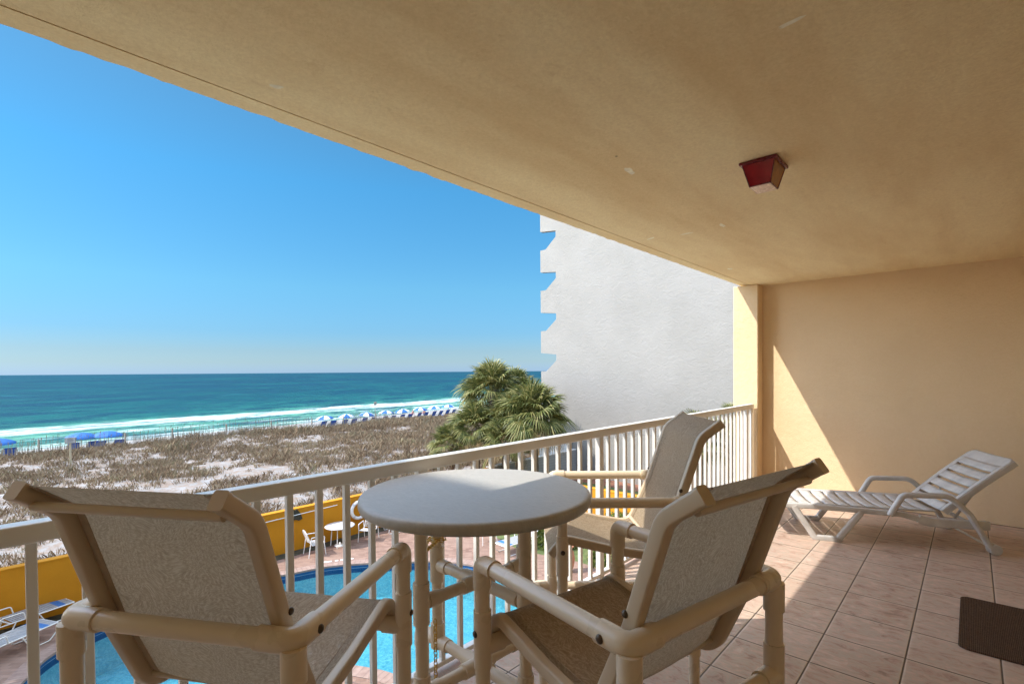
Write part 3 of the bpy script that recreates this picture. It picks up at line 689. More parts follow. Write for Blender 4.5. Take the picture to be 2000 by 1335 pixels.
# local x = towards the foot end, local y: near side 0, far side -0.62
WID = 0.64
def side(y0, sgn):
    rails = MB()
    path = fillet([((1.66, y0, 0.285), 0), ((1.30, y0, 0.292), 0.3), ((0.95, y0, 0.283), 0.3), ((0.62, y0, 0.272), 0.2), ((0.48, y0, 0.235), 0)], 5)
    rails.tube(path, 1, section=rsec(0.022, 0.016, 0.5), up=(0, 1, 0))
    rails.build('side_rail', M['plastic'], cz)
    MB().tube(fillet([((0.50, y0, 0.245), 0), ((0.42, y0, 0.222), 0.1), ((0.02, y0, 0.222), 0)], 4), 1, section=rsec(0.036, 0.020, 0.4), up=(0, 1, 0)).build('back_frame', M['plastic'], cz)
    leg = MB(); path = fillet([((1.43, y0, 0.285), 0), ((1.265, y0, 0.018), 0.03), ((1.085, y0, 0.018), 0.03), ((0.915, y0, 0.268), 0)], 6)
    leg.tube(path, 1, section=rsec(0.026, 0.021, 0.6), up=(0, 1, 0)); leg.build('leg', M['plastic'], cz)
    ar = MB(); y1 = y0 + sgn * 0.028
    path = fillet([((0.715, y1, 0.262), 0), ((0.62, y1, 0.442), 0.06), ((0.30, y1, 0.452), 0.13), ((0.165, y1, 0.315), 0.1), ((0.02, y1, 0.045), 0)], 8)
    ar.tube(path, 1, section=rsec(0.0215, 0.024, 0.7), up=(0, 1, 0)); ar.build('armrest', M['plastic'], cz)
    for k in (0, 1):
        yy = y1 + (0.014 - k * 0.05) * 1.0; wh = MB()
        wh.tube([(-0.005, yy - 0.011, 0.043), (-0.005, yy - 0.008, 0.043), (-0.005, yy + 0.008, 0.043), (-0.005, yy + 0.011, 0.043)], [0.037, 0.042, 0.042, 0.037], 24)
        wh.build('wheel', M['plastic'], cz)
side(0.0, 1); side(-WID, -1)
m = MB(); m.tube([(-0.005, -WID - 0.02, 0.043), (-0.005, 0.02, 0.043)], 0.010, 10); m.build('axle', M['plastic'], cz); m = MB(); m.tube([(0.13, -WID, 0.226), (0.13, 0, 0.226)], 0.016, 10); m.build('crossbar', M['plastic'], cz)
def slat_panel(name, f, n, u0, u1, gap, halfw, edge=0.035):
    """f(u, y) -> point; n slats between u0..u1 along the panel, solid margins each side"""
    m = MB(); th = 0.011
    def patch(ua, ub, ya, yb, nu=3, ny=10):
        vs = []; fs = []
        for i in range(nu + 1):
            for j in range(ny + 1):
                vs.append(f(ua + (ub - ua) * i / nu, ya + (yb - ya) * j / ny, 0))
        o = len(vs)
        for i in range(nu + 1):
            for j in range(ny + 1):
                vs.append(f(ua + (ub - ua) * i / nu, ya + (yb - ya) * j / ny, -th))
        W_ = ny + 1
        for i in range(nu):
            for j in range(ny):
                a = i * W_ + j; fs.append((a, a + 1, a + W_ + 1, a + W_)); fs.append((o + a, o + a + W_, o + a + W_ + 1, o + a + 1))
        for j in range(ny): fs.append((j, o + j, o + j + 1, j + 1)); k = nu * W_; fs.append((k + j, k + j + 1, o + k + j + 1, o + k + j))
        for i in range(nu): a = i * W_; fs.append((a, a + W_, o + a + W_, o + a)); a += ny; fs.append((a, o + a, o + a + W_, a + W_))
        m.add(vs, fs, 0, True)
    st = (u1 - u0 + gap) / n
    for i in range(n):
        ua = u0 + i * st; patch(ua, ua + st - gap, -halfw + edge, halfw - edge)
    for sg in (-1, 1):
        a, c_ = (-halfw, -halfw + edge) if sg < 0 else (halfw - edge, halfw)
        patch(u0, u1, a, c_, 40, 3)
    return m
yc = -WID / 2
def fseat(u, y, dz):
    ed = abs(y) / 0.30; dip = -0.018 * (1 - min(1, ed) ** 2)
    return (u, yc + y, 0.310 + dip + dz + (0.004 if ed > 0.93 else 0))
slat_panel('seat', fseat, 13, 0.335, 1.68, 0.014, 0.30).build('seat', M['plastic'], cz)
bd = Vector((-0.485, 0, 0.445)).normalized(); bn = Vector((0.445, 0, 0.485)).normalized()
def fback(u, y, dz):
    ed = abs(y) / 0.30; k = max(0, (u - 0.60) / 0.06); yy = y * (1 - 0.055 * min(1, k) ** 2)
    dip = -0.014 * (1 - min(1, ed) ** 2) + 0.010 * math.sin(math.pi * u / 0.66)
    p = Vector((0.325, 0, 0.318)) + bd * u + bn * (dip + dz * 1.3)
    return (p.x, yc + yy, p.z)
bk = slat_panel('backrest', fback, 6, 0.0, 0.56, 0.024, 0.295, 0.045)
# rounded head panel
m = MB(); vs = []; fs = []; nu, ny = 8, 16
for dz in (0, -0.011):
    for i in range(nu + 1):
        u = 0.5601 + 0.10 * i / nu; hw = 0.295 if i < 4 else 0.295 - 0.045 * (1 - math.sqrt(max(0, 1 - ((i - 4) / 4) ** 2)))
        for j in range(ny + 1): vs.append(fback(u, -hw + 2 * hw * j / ny, dz))
W_ = ny + 1; o_ = (nu + 1) * W_
for i in range(nu):
    for j in range(ny): a = i * W_ + j; fs += [(a, a + 1, a + W_ + 1, a + W_), (o_ + a, o_ + a + W_, o_ + a + W_ + 1, o_ + a + 1)]
for j in range(ny): k = nu * W_; fs.append((k + j, k + j + 1, o_ + k + j + 1, o_ + k + j))
for i in range(nu): a = i * W_; fs.append((a, a + W_, o_ + a + W_, o_ + a)); a += ny; fs.append((a, o_ + a, o_ + a + W_, a + W_))
bk.add(vs, fs, 0, True); 
for sg in (-1, 1):    # stiffening rims down both edges
    bk.tube([fback(0.005 + 0.64 * i / 20, sg * 0.288, -0.022) for i in range(21)], 1, section=rsec(0.022, 0.010, 0.4), up=(0, 1, 0))
bk.build('backrest', M['plastic'], cz)
for y in (-0.10, -WID + 0.10): MB().tube([(-0.02 + 0.10, y, 0.46), (0.21, y, 0.235)], 0.010, 8).build('backrest_prop', M['plastic'], cz)

# ================================================================== POOL DECK
PO = [(0.45, 13.3), (0.92, 14.59), (1.32, 15.16), (1.96, 15.61), (3.2, 16.05), (5.0, 16.1), (6.8, 15.54), (7.81, 15.21), (8.84, 14.48), (9.31, 14.02), (10.37, 12.95), (10.95, 11.81), (11.12, 10.23), (10.8, 8.6), (9.8, 7.2), (8.4, 6.5), (7.0, 6.9), (6.1, 8.1), (5.67, 9.25), (4.9, 10.4), (3.6, 11.08), (2.2, 11.3), (1.0, 12.0)]
def catmull(P, k=8):
    out = []; n = len(P)
    for i in range(n):
        a, b_, c_, d_ = [Vector((*P[(i + q) % n], 0)) for q in (-1, 0, 1, 2)]
        for j in range(k):
            t = j / k; out.append(0.5 * ((2 * b_) + (c_ - a) * t + (2 * a - 5 * b_ + 4 * c_ - d_) * t * t + (3 * b_ - a - 3 * c_ + d_) * t ** 3))
    return out
PC = catmull(PO)
def offset(P, d_):
    n = len(P); out = []
    for i in range(n):
        t = (P[(i + 1) % n] - P[i - 1]).normalized(); out.append(P[i] + Vector((-t.y, t.x, 0)) * d_)
    return out
area = sum(PC[i].x * PC[(i + 1) % len(PC)].y - PC[(i + 1) % len(PC)].x * PC[i].y for i in range(len(PC)))
sgn = 1 if area > 0 else -1
CO = offset(PC, -0.32 * sgn)      # outer edge of the coping
def fill_between(outer, inner, z, name, mat):
    bm = bmesh.new(); ed = []
    for loop in (outer, inner):
        vs = [bm.verts.new((p[0], p[1], z)) for p in loop]
        ed += [bm.edges.new((vs[i], vs[(i + 1) % len(vs)])) for i in range(len(vs))]
    bmesh.ops.triangle_fill(bm, use_beauty=True, use_dissolve=False, edges=ed)
    for f in bm.faces:
        if f.normal.z < 0: f.normal_flip()
    me = bpy.data.meshes.new(name); bm.to_mesh(me); bm.free(); me.materials.append(mat)
    o = bpy.data.objects.new(name, me); COL.objects.link(o); return o
DX0, DX1, DY0, DY1 = -6.0, 13.4, 1.9, 17.4
struct(fill_between([(DX0, DY0), (DX1, DY0), (DX1, 9.8), (12.9, 11.4), (13.4, 13.2), (13.4, DY1), (DX0, DY1)], CO, G0, 'pool_deck', M['paver']))
m = MB(); m.box((DX0, DY0, G0 - 0.02), (DX1 - 0.2, 6.0, G0 + 0.006)); struct(m.build('bounce_slab', M['bounce_concrete'])); m = MB(); m.box((DX0, 16.93, G0 - 0.02), (13.2, 17.383, G0 + 0.012)); struct(m.build('planting_strip', M['soil']))  # pale concrete slab: unseen, added to bounce light onto the balcony ceiling
pool = thing('swimming_pool', 'curved turquoise swimming pool with brick coping and blue tile band', 'pool')
m = MB(); n_ = len(PC); CI = offset(PC, 0.03 * sgn)
acc = 0; 
for i in range(n_):
    j = (i + 1) % n_; a, b_, c_, d_ = CO[i], CO[j], CI[j], CI[i]
    m.add([(a.x, a.y, G0 + 0.006), (b_.x, b_.y, G0 + 0.006), (c_.x, c_.y, G0 + 0.006), (d_.x, d_.y, G0 + 0.006), (d_.x, d_.y, G0 - 0.05), (c_.x, c_.y, G0 - 0.05)], [(0, 1, 2, 3), (3, 2, 5, 4)], 0)
cop = m.build('coping', M['coping'], pool)
m = MB(); tot = 0
for i in range(n_):
    j = (i + 1) % n_; seg_ = (PC[j] - PC[i]).length; k = max(1, int(round(seg_ / 0.115)))
    for q in range(k):
        t = q / k; a = CO[i].lerp(CO[j], t); c_ = CI[i].lerp(CI[j], t); dr = (PC[j] - PC[i]).normalized() * 0.004
        m.add([(a.x - dr.x, a.y - dr.y, G0 + 0.0085), (a.x + dr.x, a.y + dr.y, G0 + 0.0085), (c_.x + dr.x, c_.y + dr.y, G0 + 0.0085), (c_.x - dr.x, c_.y - dr.y, G0 + 0.0085)], [(0, 1, 2, 3)])
m.build('joint_lines', M['joint'], cop)
ZW = G0 - 0.16
def ring(z0, z1, name, mat, off0=0.0, off1=0.0):
    m = MB(); A = offset(PC, off0 * sgn); B = offset(PC, off1 * sgn)
    for i in range(n_):
        j = (i + 1) % n_; m.add([(A[i].x, A[i].y, z0), (A[j].x, A[j].y, z0), (B[j].x, B[j].y, z1), (B[i].x, B[i].y, z1)], [(0, 1, 2, 3)], 0, True)
    return m.build(name, mat, pool)
ring(G0 - 0.045, G0 - 0.30, 'tile_band', M['bluetile'])
ring(G0 - 0.30, G0 - 1.1, 'basin_wall', M['plaster'], 0, 0.10)
bm = bmesh.new()
def ngon(P, z, name, mat, par):
    bm = bmesh.new(); vs = [bm.verts.new((p.x, p.y, z)) for p in P]; es = [bm.edges.new((vs[i], vs[(i + 1) % len(vs)])) for i in range(len(vs))]
    bmesh.ops.triangle_fill(bm, use_beauty=True, edges=es)
    for f in bm.faces:
        if f.normal.z < 0: f.normal_flip()
    me = bpy.data.meshes.new(name); bm.to_mesh(me); bm.free(); me.materials.append(mat)
    o = bpy.data.objects.new(name, me); COL.objects.link(o); o.parent = par; return o
ngon(offset(PC, 0.10 * sgn), G0 - 1.1, 'basin_floor', M['plaster'], pool)
ngon(offset(PC, 0.0), ZW, 'water_surface', M['water'], pool)
# steps lip and drain ring
m = MB(); c0 = Vector((7.1, 14.2, G0 - 1.09)); m.lathe([(0.10, 0), (0.10, 0.012), (0.14, 0.012), (0.14, 0)], c0, 20); m.build('drain', M['joint'], pool)

# perimeter walls
yw = thing('garden_wall', 'long yellow stucco garden wall between the pool deck and the dunes', 'wall')
MB().box((-6, 17.4, G0 - 0.3), (17.05, 17.62, -3.28)).build('wall', M['yellow'], yw)
MB().box((-6, 17.385, -3.277), (17.05, 17.635, -3.235), bev=0.006).build('wall_cap', M['yellow'], yw)
yw2 = thing('garden_wall', 'yellow stucco side wall beyond the hedge, running towards the building', 'wall')
MB().box((17.08, 3.0, G0 - 0.3), (17.3, 17.62, -3.28)).build('wall', M['yellow'], yw2)
MB().box((17.065, 3.0, -3.277), (17.315, 17.635, -3.235), bev=0.006).build('wall_cap', M['yellow'], yw2)
gw = thing('boardwalk_wall', 'grey lap sided boardwalk wall with white cap beside the grey building', 'wall')
MB().box((17.33, 17.42, G0 - 0.3), (24.69, 17.6, -3.22)).build('wall', M['siding'], gw)
MB().box((17.33, 17.4, -3.217), (24.69, 17.64, -3.17)).build('wall_cap', M['white'], gw)
for q in (21.6,):
    MB().box((q, 17.55, -3.167), (q + 0.35, 17.63, -2.55)).build('white_post', M['white'], gw)
MB().box((21.96, 17.7, -3.6), (24.6, 17.95, -2.78)).build('ramp_panel', M['white'], gw)
m = MB(); m.tube([(22.6, 18.5, -2.35), (24.6, 18.5, -2.35)], 0.03, 8)
for k in range(6): m.tube([(22.6 + 0.4 * k, 18.5, -3.4), (22.6 + 0.4 * k, 18.5, -2.35)], 0.02, 8)
m.build('handrail', M['white'], gw)

# ================================================================== NEIGHBOUR BUILDING
nb = thing('apartment_building', 'tall pale grey stucco building whose side wall has notched balcony edges', 'building')
XN = 24.7; yo, yi_, ych, per = 20.08, 18.87, 19.66, 2.53
poly = [(-14, G0 - 0.4), (20.08, G0 - 0.4)]
zt = 1.48 - 2 * per
zt0 = 1.48
levels = [zt0 + per * k for k in range(-2, 8)]
for z in levels:      # tooth top at z, next tooth bottom at z+1.19
    poly += [(yo, z), (ych, z), (yi_, z + 0.66), (yi_, z + 1.03), (yo, z + 1.16)]
poly += [(yo, levels[-1] + per), (-14, levels[-1] + per)]
MB().prism(poly, XN, XN + 0.28, 'x').build('side_wall', M['neighbour'], nb)
MB().box((XN + 0.3, -14, G0), (XN + 14, 17.9, levels[-1] + per)).build('building_body', M['neighbour'], nb)
for z in levels[1:]:
    MB().box((XN + 0.3, 17.92, z + per - 1.5), (XN + 14, 18.8, z + per - 1.3)).build('balcony_slab', M['white'], nb)
MB().box((XN - 0.02, -14, -1.95), (XN - 0.001, 20.05, -1.925)).build('wall_joint', M['siding'], nb)

# ================================================================== TERRAIN, SEA
def hgt(x, y):
    n1 = noise.noise(Vector((x * 0.13, y * 0.16, 0.3))); n2 = noise.noise(Vector((x * 0.45, y * 0.5, 2.0))); n3 = noise.noise(Vector((x * 1.4, y * 1.5, 5)))
    base = -4.6 + 0.34 * n1 + 0.16 * n2 + 0.05 * n3
    k = max(0, min(1, (y - 40) / 9)); base += 0.12 * k * k * (3 - 2 * k)
    if y < 19: base = min(base, -4.45 + 0)
    k = max(0, min(1, (y - 51.5) / 3.5)); k = k * k * (3 - 2 * k)
    beach = -5.5 - max(0, y - 58 - 0.13 * max(0, x)) * 0.055 + 0.03 * n2
    return base * (1 - k) + beach * k
m = MB(); xs = [-80, -60, -45, -30, -20] + [-14 + i * 0.75 for i in range(130)] + [84, 90, 98, 110, 130, 160, 220, 320, 500]; ys = [17.5 + 0.6 * i for i in range(72)] + [61 + i * 1.6 for i in range(20)] + [100, 140]
W_ = len(xs); vs = [(x, y, hgt(x, y) if y < 95 else -8.5) for y in ys for x in xs]
m.add(vs, [(j * W_ + i, j * W_ + i + 1, (j + 1) * W_ + i + 1, (j + 1) * W_ + i) for j in range(len(ys) - 1) for i in range(W_ - 1)], 0, True)
struct(m.build('dunes', M['sand'], fixn=False))
m = MB(); ex = [-60000, -20000, -6000, -2000, -600, -200, -60, 0, 60, 200, 600, 2000, 6000, 20000, 60000]; ey = [60, 90, 140, 250, 500, 1000, 2500, 7000, 20000, 60000]
W_ = len(ex); m.add([(x, y, -6.2) for y in ey for x in ex], [(j * W_ + i, j * W_ + i + 1, (j + 1) * W_ + i + 1, (j + 1) * W_ + i) for j in range(len(ey) - 1) for i in range(W_ - 1)])
struct(m.build('sea', M['sea'], fixn=False))
m = MB(); m.add([(13.3, -14, G0 - 0.02), (XN + 0.2, -14, G0 - 0.02), (XN + 0.2, 17.6, G0 - 0.02), (13.3, 17.6, G0 - 0.02), (12.7, 11.3, G0 - 0.02), (13.2, 9.6, G0 - 0.02)], [(0, 1, 2, 3, 4, 5)])
struct(m.build('lawn', M['lawn'], fixn=False))
m = MB(); m.add([(23.0, -14, G0 - 0.012), (XN, -14, G0 - 0.012), (XN, 17.4, G0 - 0.012), (23.3, 17.4, G0 - 0.012)], [(0, 1, 2, 3)])
struct(m.build('mulch_bed', M['mulch'], fixn=False))
m = MB(); m.add([(-80, -60, G0 - 0.05), (13.3, -60, G0 - 0.05), (13.3, 2.0, G0 - 0.05), (-6, 2.0, G0 - 0.05), (-6, 17.5, G0 - 0.05), (-80, 17.5, G0 - 0.05)], [(0, 1, 2, 3, 4, 5)])
struct(m.build('ground', M['sand'], fixn=False))

# ================================================================== DUNE GRASS (stuff)
rnd = random.Random(3)
def blades(m, x, y, z, n, h, spread, wd, lean=0.5):
    for k in range(n):
        a = rnd.uniform(0, 2 * math.pi); rr = spread * math.sqrt(rnd.random()); bx, by = x + rr * math.cos(a), y + rr * math.sin(a)
        hh = h * rnd.uniform(0.5, 1.15); ln = lean * rnd.uniform(0.2, 1); la_ = rnd.uniform(0, 2 * math.pi); wa = rnd.uniform(0, math.pi)
        wx, wy = wd * math.cos(wa), wd * math.sin(wa); tx, ty = hh * ln * math.cos(la_), hh * ln * math.sin(la_)
        m.add([(bx - wx, by - wy, z - 0.03), (bx + wx, by + wy, z - 0.03), (bx + tx * 0.45 + wx * 0.8, by + ty * 0.45 + wy * 0.8, z + hh * 0.6), (bx + tx, by + ty, z + hh * 0.95)], [(0, 1, 2), (0, 2, 3)])
m = MB(); cnt = 0
while cnt < 18000:
    y = 17.9 + 35.0 * rnd.random() ** 0.85; xmax = (y * 1.28 + 10) ; x = rnd.uniform(-1.5 + 0.0 * y, min(62, xmax + 8))
    if y < 19.5 and x > 17: continue
    dn = noise.noise(Vector((x * 0.22, y * 0.30, 7))) + 0.7 * noise.noise(Vector((x * 0.8, y * 1.0, 9))) + 0.25 * (y > 46) + 0.25 * (x > 18 + 0.1 * y)
    if dn < rnd.uniform(-0.45, 0.14): continue
    z = hgt(x, y); big = noise.noise(Vector((x * 0.3, y * 0.3, 19)))
    h = (0.24 + 0.24 * max(0, dn)) * (1.0 + 0.8 * max(0, big)) * rnd.choice((0.7, 1, 1, 1.35)); blades(m, x, y, z, 11, h, 0.26 + 0.15 * max(0, dn), 0.010 + y * 0.00022, 0.85); cnt += 1
go = m.build('dune_grass', M['drygrass'], fixn=False); go['kind'] = 'stuff'; tag(go, 'dry brown dune grass scattered over the white sand', 'grass')
m = MB()
for k in range(850):
    x = rnd.uniform(-2, 34) if rnd.random() < 0.85 else rnd.uniform(30, 50); y = rnd.uniform(48.5, 52.5); z = hgt(x, y); h = rnd.uniform(0.7, 1.55); l = rnd.uniform(-0.12, 0.12); w2 = 0.0085
    m.add([(x - w2, y, z), (x + w2, y, z), (x + l + w2 * 0.5, y, z + h), (x + l - w2 * 0.5, y, z + h), (x + l - 0.02, y + 0.01, z + h * 0.86), (x + l + 0.025, y, z + h * 0.9), (x + l + 0.05, y, z + h + 0.03)], [(0, 1, 2, 3), (4, 5, 6)])
so = m.build('sea_oats', M['oats'], fixn=False); so['kind'] = 'stuff'; tag(so, 'thin tall sea oat stalks standing along the dune crest', 'grass')

def leafball(name, loc, rad, n, ls, mat, label, cat, group=None, flat=0.7):
    m = MB(); rn = random.Random(int(loc[0] * 100) + n)
    for k in range(n):
        v = Vector((rn.gauss(0, 1), rn.gauss(0, 1), abs(rn.gauss(0, 1)))).normalized() * (rad * (0.45 + 0.6 * rn.random() ** 0.5)); v.z *= flat
        v += Vector((0.2 * rad * noise.noise(v * 3 / rad), 0, 0.2 * rad * noise.noise(v * 2.3 / rad + Vector((4, 4, 4)))))
        t = Vector((rn.gauss(0, 1), rn.gauss(0, 1), rn.gauss(0, 1))).normalized(); s_ = t.cross(Vector((rn.random(), rn.random(), 0.3))).normalized() * ls * 0.35; t *= ls * rn.uniform(0.6, 1.2)
        m.add([v - s_, v + t * 0.6 - s_ * 0.9, v + t, v + t * 0.5 + s_], [(0, 1, 2, 3)])
    m.tube([(0, 0, -0.1), (0, 0, rad * 0.4)], 0.04, 6, mi=1)
    o = m.build(name, [mat, M['bark']], fixn=False); o.location = loc; return tag(o, label, cat, group)
leafball('beach_shrub', (6.35, 24.5, -4.5), 0.42, 700, 0.07, M['bush'], 'low green shrub in the dunes, the larger of two behind the yellow wall', 'shrub', 'green shrubs in the dunes')
leafball('beach_shrub', (7.4, 23.6, -4.55), 0.34, 500, 0.07, M['bush'], 'flat light green shrub in the dunes closest to the railing', 'shrub', 'green shrubs in the dunes')
HG = 'hedge plants right of the pool deck'
for i, (x, y, r_, lb) in enumerate([(14.2, 10.9, 0.75, 'yellow green hedge plant directly under the far chair seat'), (15.3, 12.4, 0.8, 'yellow green hedge plant behind the blue pool lounger'), (14.6, 14.1, 0.6, 'yellow green hedge plant closest to the long yellow wall'), (13.9, 8.6, 0.62, 'yellow green hedge plant behind the terracotta urn'), (15.0, 7.2, 0.7, 'yellow green hedge plant at the building end of the bed'), (16.3, 9.6, 0.8, 'yellow green hedge plant against the yellow side wall')]):
    leafball('hedge_plant', (x, y, G0), r_, 2600, 0.10, M['hedge'], lb, 'shrub', HG, 1.15)

# ================================================================== PALMS
def fan_leaf(m, base, direction, L, fan, nb_, droop, rn, mi):
    d_ = direction.normalized(); side_ = d_.cross(Vector((0, 0, 1)));
    if side_.length < 0.05: side_ = Vector((1, 0, 0))
    side_.normalize(); nrm = side_.cross(d_).normalized()
    roll = rn.uniform(-0.7, 0.7); side_, nrm = (side_ * math.cos(roll) + nrm * math.sin(roll)), (nrm * math.cos(roll) - side_ * math.sin(roll))
    mid = base + d_ * L * 0.55 + Vector((0, 0, -0.06 * L)); hub = base + d_ * L + Vector((0, 0, -0.22 * L * droop))
    pd = (hub - mid).normalized(); w_ = 0.014
    m.add([base - side_ * w_, base + side_ * w_, mid + side_ * w_, mid - side_ * w_, hub + side_ * w_ * 0.6, hub - side_ * w_ * 0.6], [(0, 1, 2, 3), (3, 2, 4, 5)], mi)
    for k in range(nb_):
        a = (k / (nb_ - 1) - 0.5) * R(230); ln = fan * (1 - 0.25 * abs(k / (nb_ - 1) - 0.5) * 2) * rn.uniform(0.85, 1.08)
        bd_ = (pd * math.cos(a) + side_ * math.sin(a)).normalized(); bw = fan * 0.034
        ws = nrm.cross(bd_).normalized() * bw; fold = nrm * bw * 0.55
        cup = nrm * (0.10 * ln)
        p1 = hub + bd_ * ln * 0.5 + cup + Vector((0, 0, -0.10 * ln * droop)); p2 = hub + bd_ * ln * 0.82 + cup * 0.6 + Vector((0, 0, -0.30 * ln * droop)); p3 = hub + bd_ * ln + Vector((0, 0, -0.52 * ln * droop * rn.uniform(0.7, 1.3)))
        m.add([hub, p1 - ws - fold * 0.2, p1 + fold, p1 + ws - fold * 0.2, p2 - ws * 0.55, p2 + ws * 0.55, p3], [(0, 1, 2), (0, 2, 3), (1, 4, 2), (2, 5, 3), (2, 4, 5), (4, 6, 5)], mi)
def palm(loc, top, rad, nl, label, seed, lean=(0, 0), group='fan palms by the dunes', lo=-0.75, trunk_r=0.16):
    rn = random.Random(seed); t = thing('palm_tree', label, 'palm tree', loc, 0, group)
    H = top - loc[2]; T0 = Vector((lean[0], lean[1], H))
    m = MB(); path = []; rr = []
    for k in range(17):
        q = k / 16; path.append(Vector((lean[0] * q * q, lean[1] * q * q, H * q))); rr.append(trunk_r * (1.15 - 0.25 * q + (0.25 if k > 14 else 0)) * (1 + 0.08 * (k % 2)))
    m.tube(path, rr, 12)
    for k in range(60):      # old leaf boots
        q = rn.uniform(0.45, 0.99); a = rn.uniform(0, 6.28); p = Vector((lean[0] * q * q, lean[1] * q * q, H * q)); o_ = Vector((math.cos(a), math.sin(a), 0))
        s_ = o_.cross(Vector((0, 0, 1))) * 0.04
        m.add([p + o_ * trunk_r * 0.8 - s_, p + o_ * trunk_r * 0.8 + s_, p + o_ * (trunk_r + 0.13) + Vector((0, 0, 0.22))], [(0, 1, 2)])
    m.build('trunk', M['bark'], t, fixn=False)
    m = MB(); 
    for k in range(nl):
        el = lo + (1.45 - lo) * ((k + 0.5) / nl) ** 0.8; az = k * 2.399 + rn.uniform(-0.3, 0.3)
        d_ = Vector((math.cos(az) * math.cos(el), math.sin(az) * math.cos(el), math.sin(el)))
        dry = 1 if (el < -0.25 and rn.random() < 0.55) else 0
        fan_leaf(m, T0 + d_ * 0.12, d_, rad * rn.uniform(0.42, 0.55), rad * rn.uniform(0.50, 0.62), 26, 0.35 + 0.6 * (1 - (el + 1) / 2.5) + rn.uniform(0, 0.2), rn, dry)
    m.build('crown', [M['palm'], M['palmdry']], t, fixn=False)
    return t
def wp(u, v, depth):     # helper: photo pixel + forward depth -> world point (used once, for planting)
    a, b_ = u - 1000, v - 667.5 - CV; x_ = (cr * a - sr * b_) / F * depth; y_ = (sr * a + cr * b_) / F * depth
    return Vector((0, 0, 1.5)) + d2 * depth + r0 * x_ - u2 * y_
PL = [((961, 765), 27.5, 2.0, 54, 'tallest fan palm of the cluster, its crown against the sea horizon', 11),
      ((1043, 812), 25.0, 2.0, 62, 'broad fan palm nearest the grey building, dark green crown', 12),
      ((928, 838), 26.0, 1.65, 50, 'middle fan palm below the tallest crown, yellowish fronds', 13),
      ((878, 868), 25.5, 1.2, 38, 'small fan palm at the left foot of the cluster', 14),
      ((1003, 768), 29.0, 1.8, 46, 'fan palm at the back of the cluster, between the two highest crowns', 15),
      ((1003, 822), 26.0, 1.9, 50, 'fan palm in the middle of the cluster, filling the space between the crowns', 17),
      ((985, 862), 24.6, 1.35, 38, 'low fan palm in front of the cluster, just above the rail', 16)]
for (uv, dep, rad, nl, lab, sd) in PL:
    p = wp(uv[0], uv[1], dep); palm((p.x + 0.2, p.y + 0.1, min(-4.5, hgt(p.x, max(17.5, p.y)))), p.z, rad, nl, lab, sd, (-0.2, -0.1))
palm((22.2, 8.9, G0), -1.6, 1.5, 26, 'fan palm against the grey wall, seen through the far balusters', 21, (0, 0))
palm((23.3, 7.9, G0), -0.9, 1.0, 22, 'fan palm beside the yellow pilaster, fronds just above the far rail', 22, (0, 0))
palm((-0.75, 18.9, -4.5), -2.45, 1.25, 24, 'short fan palm by the wall, fronds entering at the left edge', 23, (0, 0), lo=-0.3)
palm((-3.4, 18.6, -4.5), 0.6, 1.8, 30, 'taller fan palm beside the wing, added out of view to shade the left deck', 24, (0, 0))  # this and the next four palms: unseen, added to shade deck and pool

palm((-1.7, 19.2, -4.5), 1.7, 1.9, 32, 'tall fan palm added outside the left edge to shade the pool corner', 25, (0, 0))
palm((-4.5, 17.6, G0), 1.7, 1.9, 30, 'fan palm added beside the wing for shade, outside the left edge', 26, (0, 0))
palm((-2.9, 20.6, -4.5), 1.1, 1.8, 30, 'fan palm added in the dunes for shade, outside the left edge', 27, (0, 0))
palm((-3.6, 16.0, G0), 2.6, 2.0, 34, 'highest fan palm on the deck, added for shade outside the left edge', 28, (0, 0))
# ================================================================== POOL FURNITURE
def strap_chair():
    t = thing('pool_chair', '', 'chair')
    m = MB()
    for sy in (1, -1):
        y = sy * 0.27
        m.tube(fillet([((0.27, y * 1.05, 0), 0), ((0.22, y, 0.42), 0.03), ((0.24, y, 0.64), 0.06), ((-0.20, y, 0.66), 0.05), ((-0.30, y * 1.05, 0), 0)], 5), 0.014, 8)
        m.tube(fillet([((0.25, y * 0.9, 0.42), 0), ((-0.17, y * 0.9, 0.38), 0.05), ((-0.34, y * 0.8, 0.80), 0.05), ((-0.36, y * 0.3, 0.88), 0)], 6), 0.013, 8)
    m.tube([(0.25, -0.245, 0.42), (0.25, 0.245, 0.42)], 0.013, 8); m.tube([(-0.36, -0.085, 0.88), (-0.36, 0.085, 0.88)], 0.013, 8)
    m.build('frame', M['white'], t)
    m = MB()
    for k in range(9): x = 0.225 - k * 0.045; m.box((x - 0.018, -0.245, 0.415 - k * 0.0042), (x + 0.018, 0.245, 0.421 - k * 0.0042))
    m.build('seat', M['plastic'], t)
    m = MB()
    for k in range(8):
        q = k / 7; x = -0.20 - 0.145 * q; z = 0.46 + 0.36 * q; hw = 0.235 if q < 0.8 else 0.17
        m.box((x - 0.003, -hw, z - 0.017), (x + 0.003, hw, z + 0.017))
    m.build('backrest', M['plastic'], t)
    return t
pc = strap_chair(); PG = 'white strap chairs on the pool deck'
pc['label'] = 'white strap chair left of the round pool table'; pc['group'] = PG
pc.location = (8.05, 16.55, G0); pc.rotation_euler = (0, 0, R(-8))
dup(pc, (10.05, 16.45, G0), R(215), 'white strap chair right of the round pool table by the life ring')
dup(pc, (12.75, 12.95, G0), R(250), 'white strap chair on the far side of the pool beside a blue lounger')
tb = thing('pool_table', 'small round white table between two strap chairs by the yellow wall', 'table', (9.05, 16.7, G0))
m = MB(); m.lathe([(0, 0.70), (0.50, 0.70), (0.52, 0.715), (0.50, 0.73), (0, 0.73)], seg=40); m.build('tabletop', M['plastic'], tb)
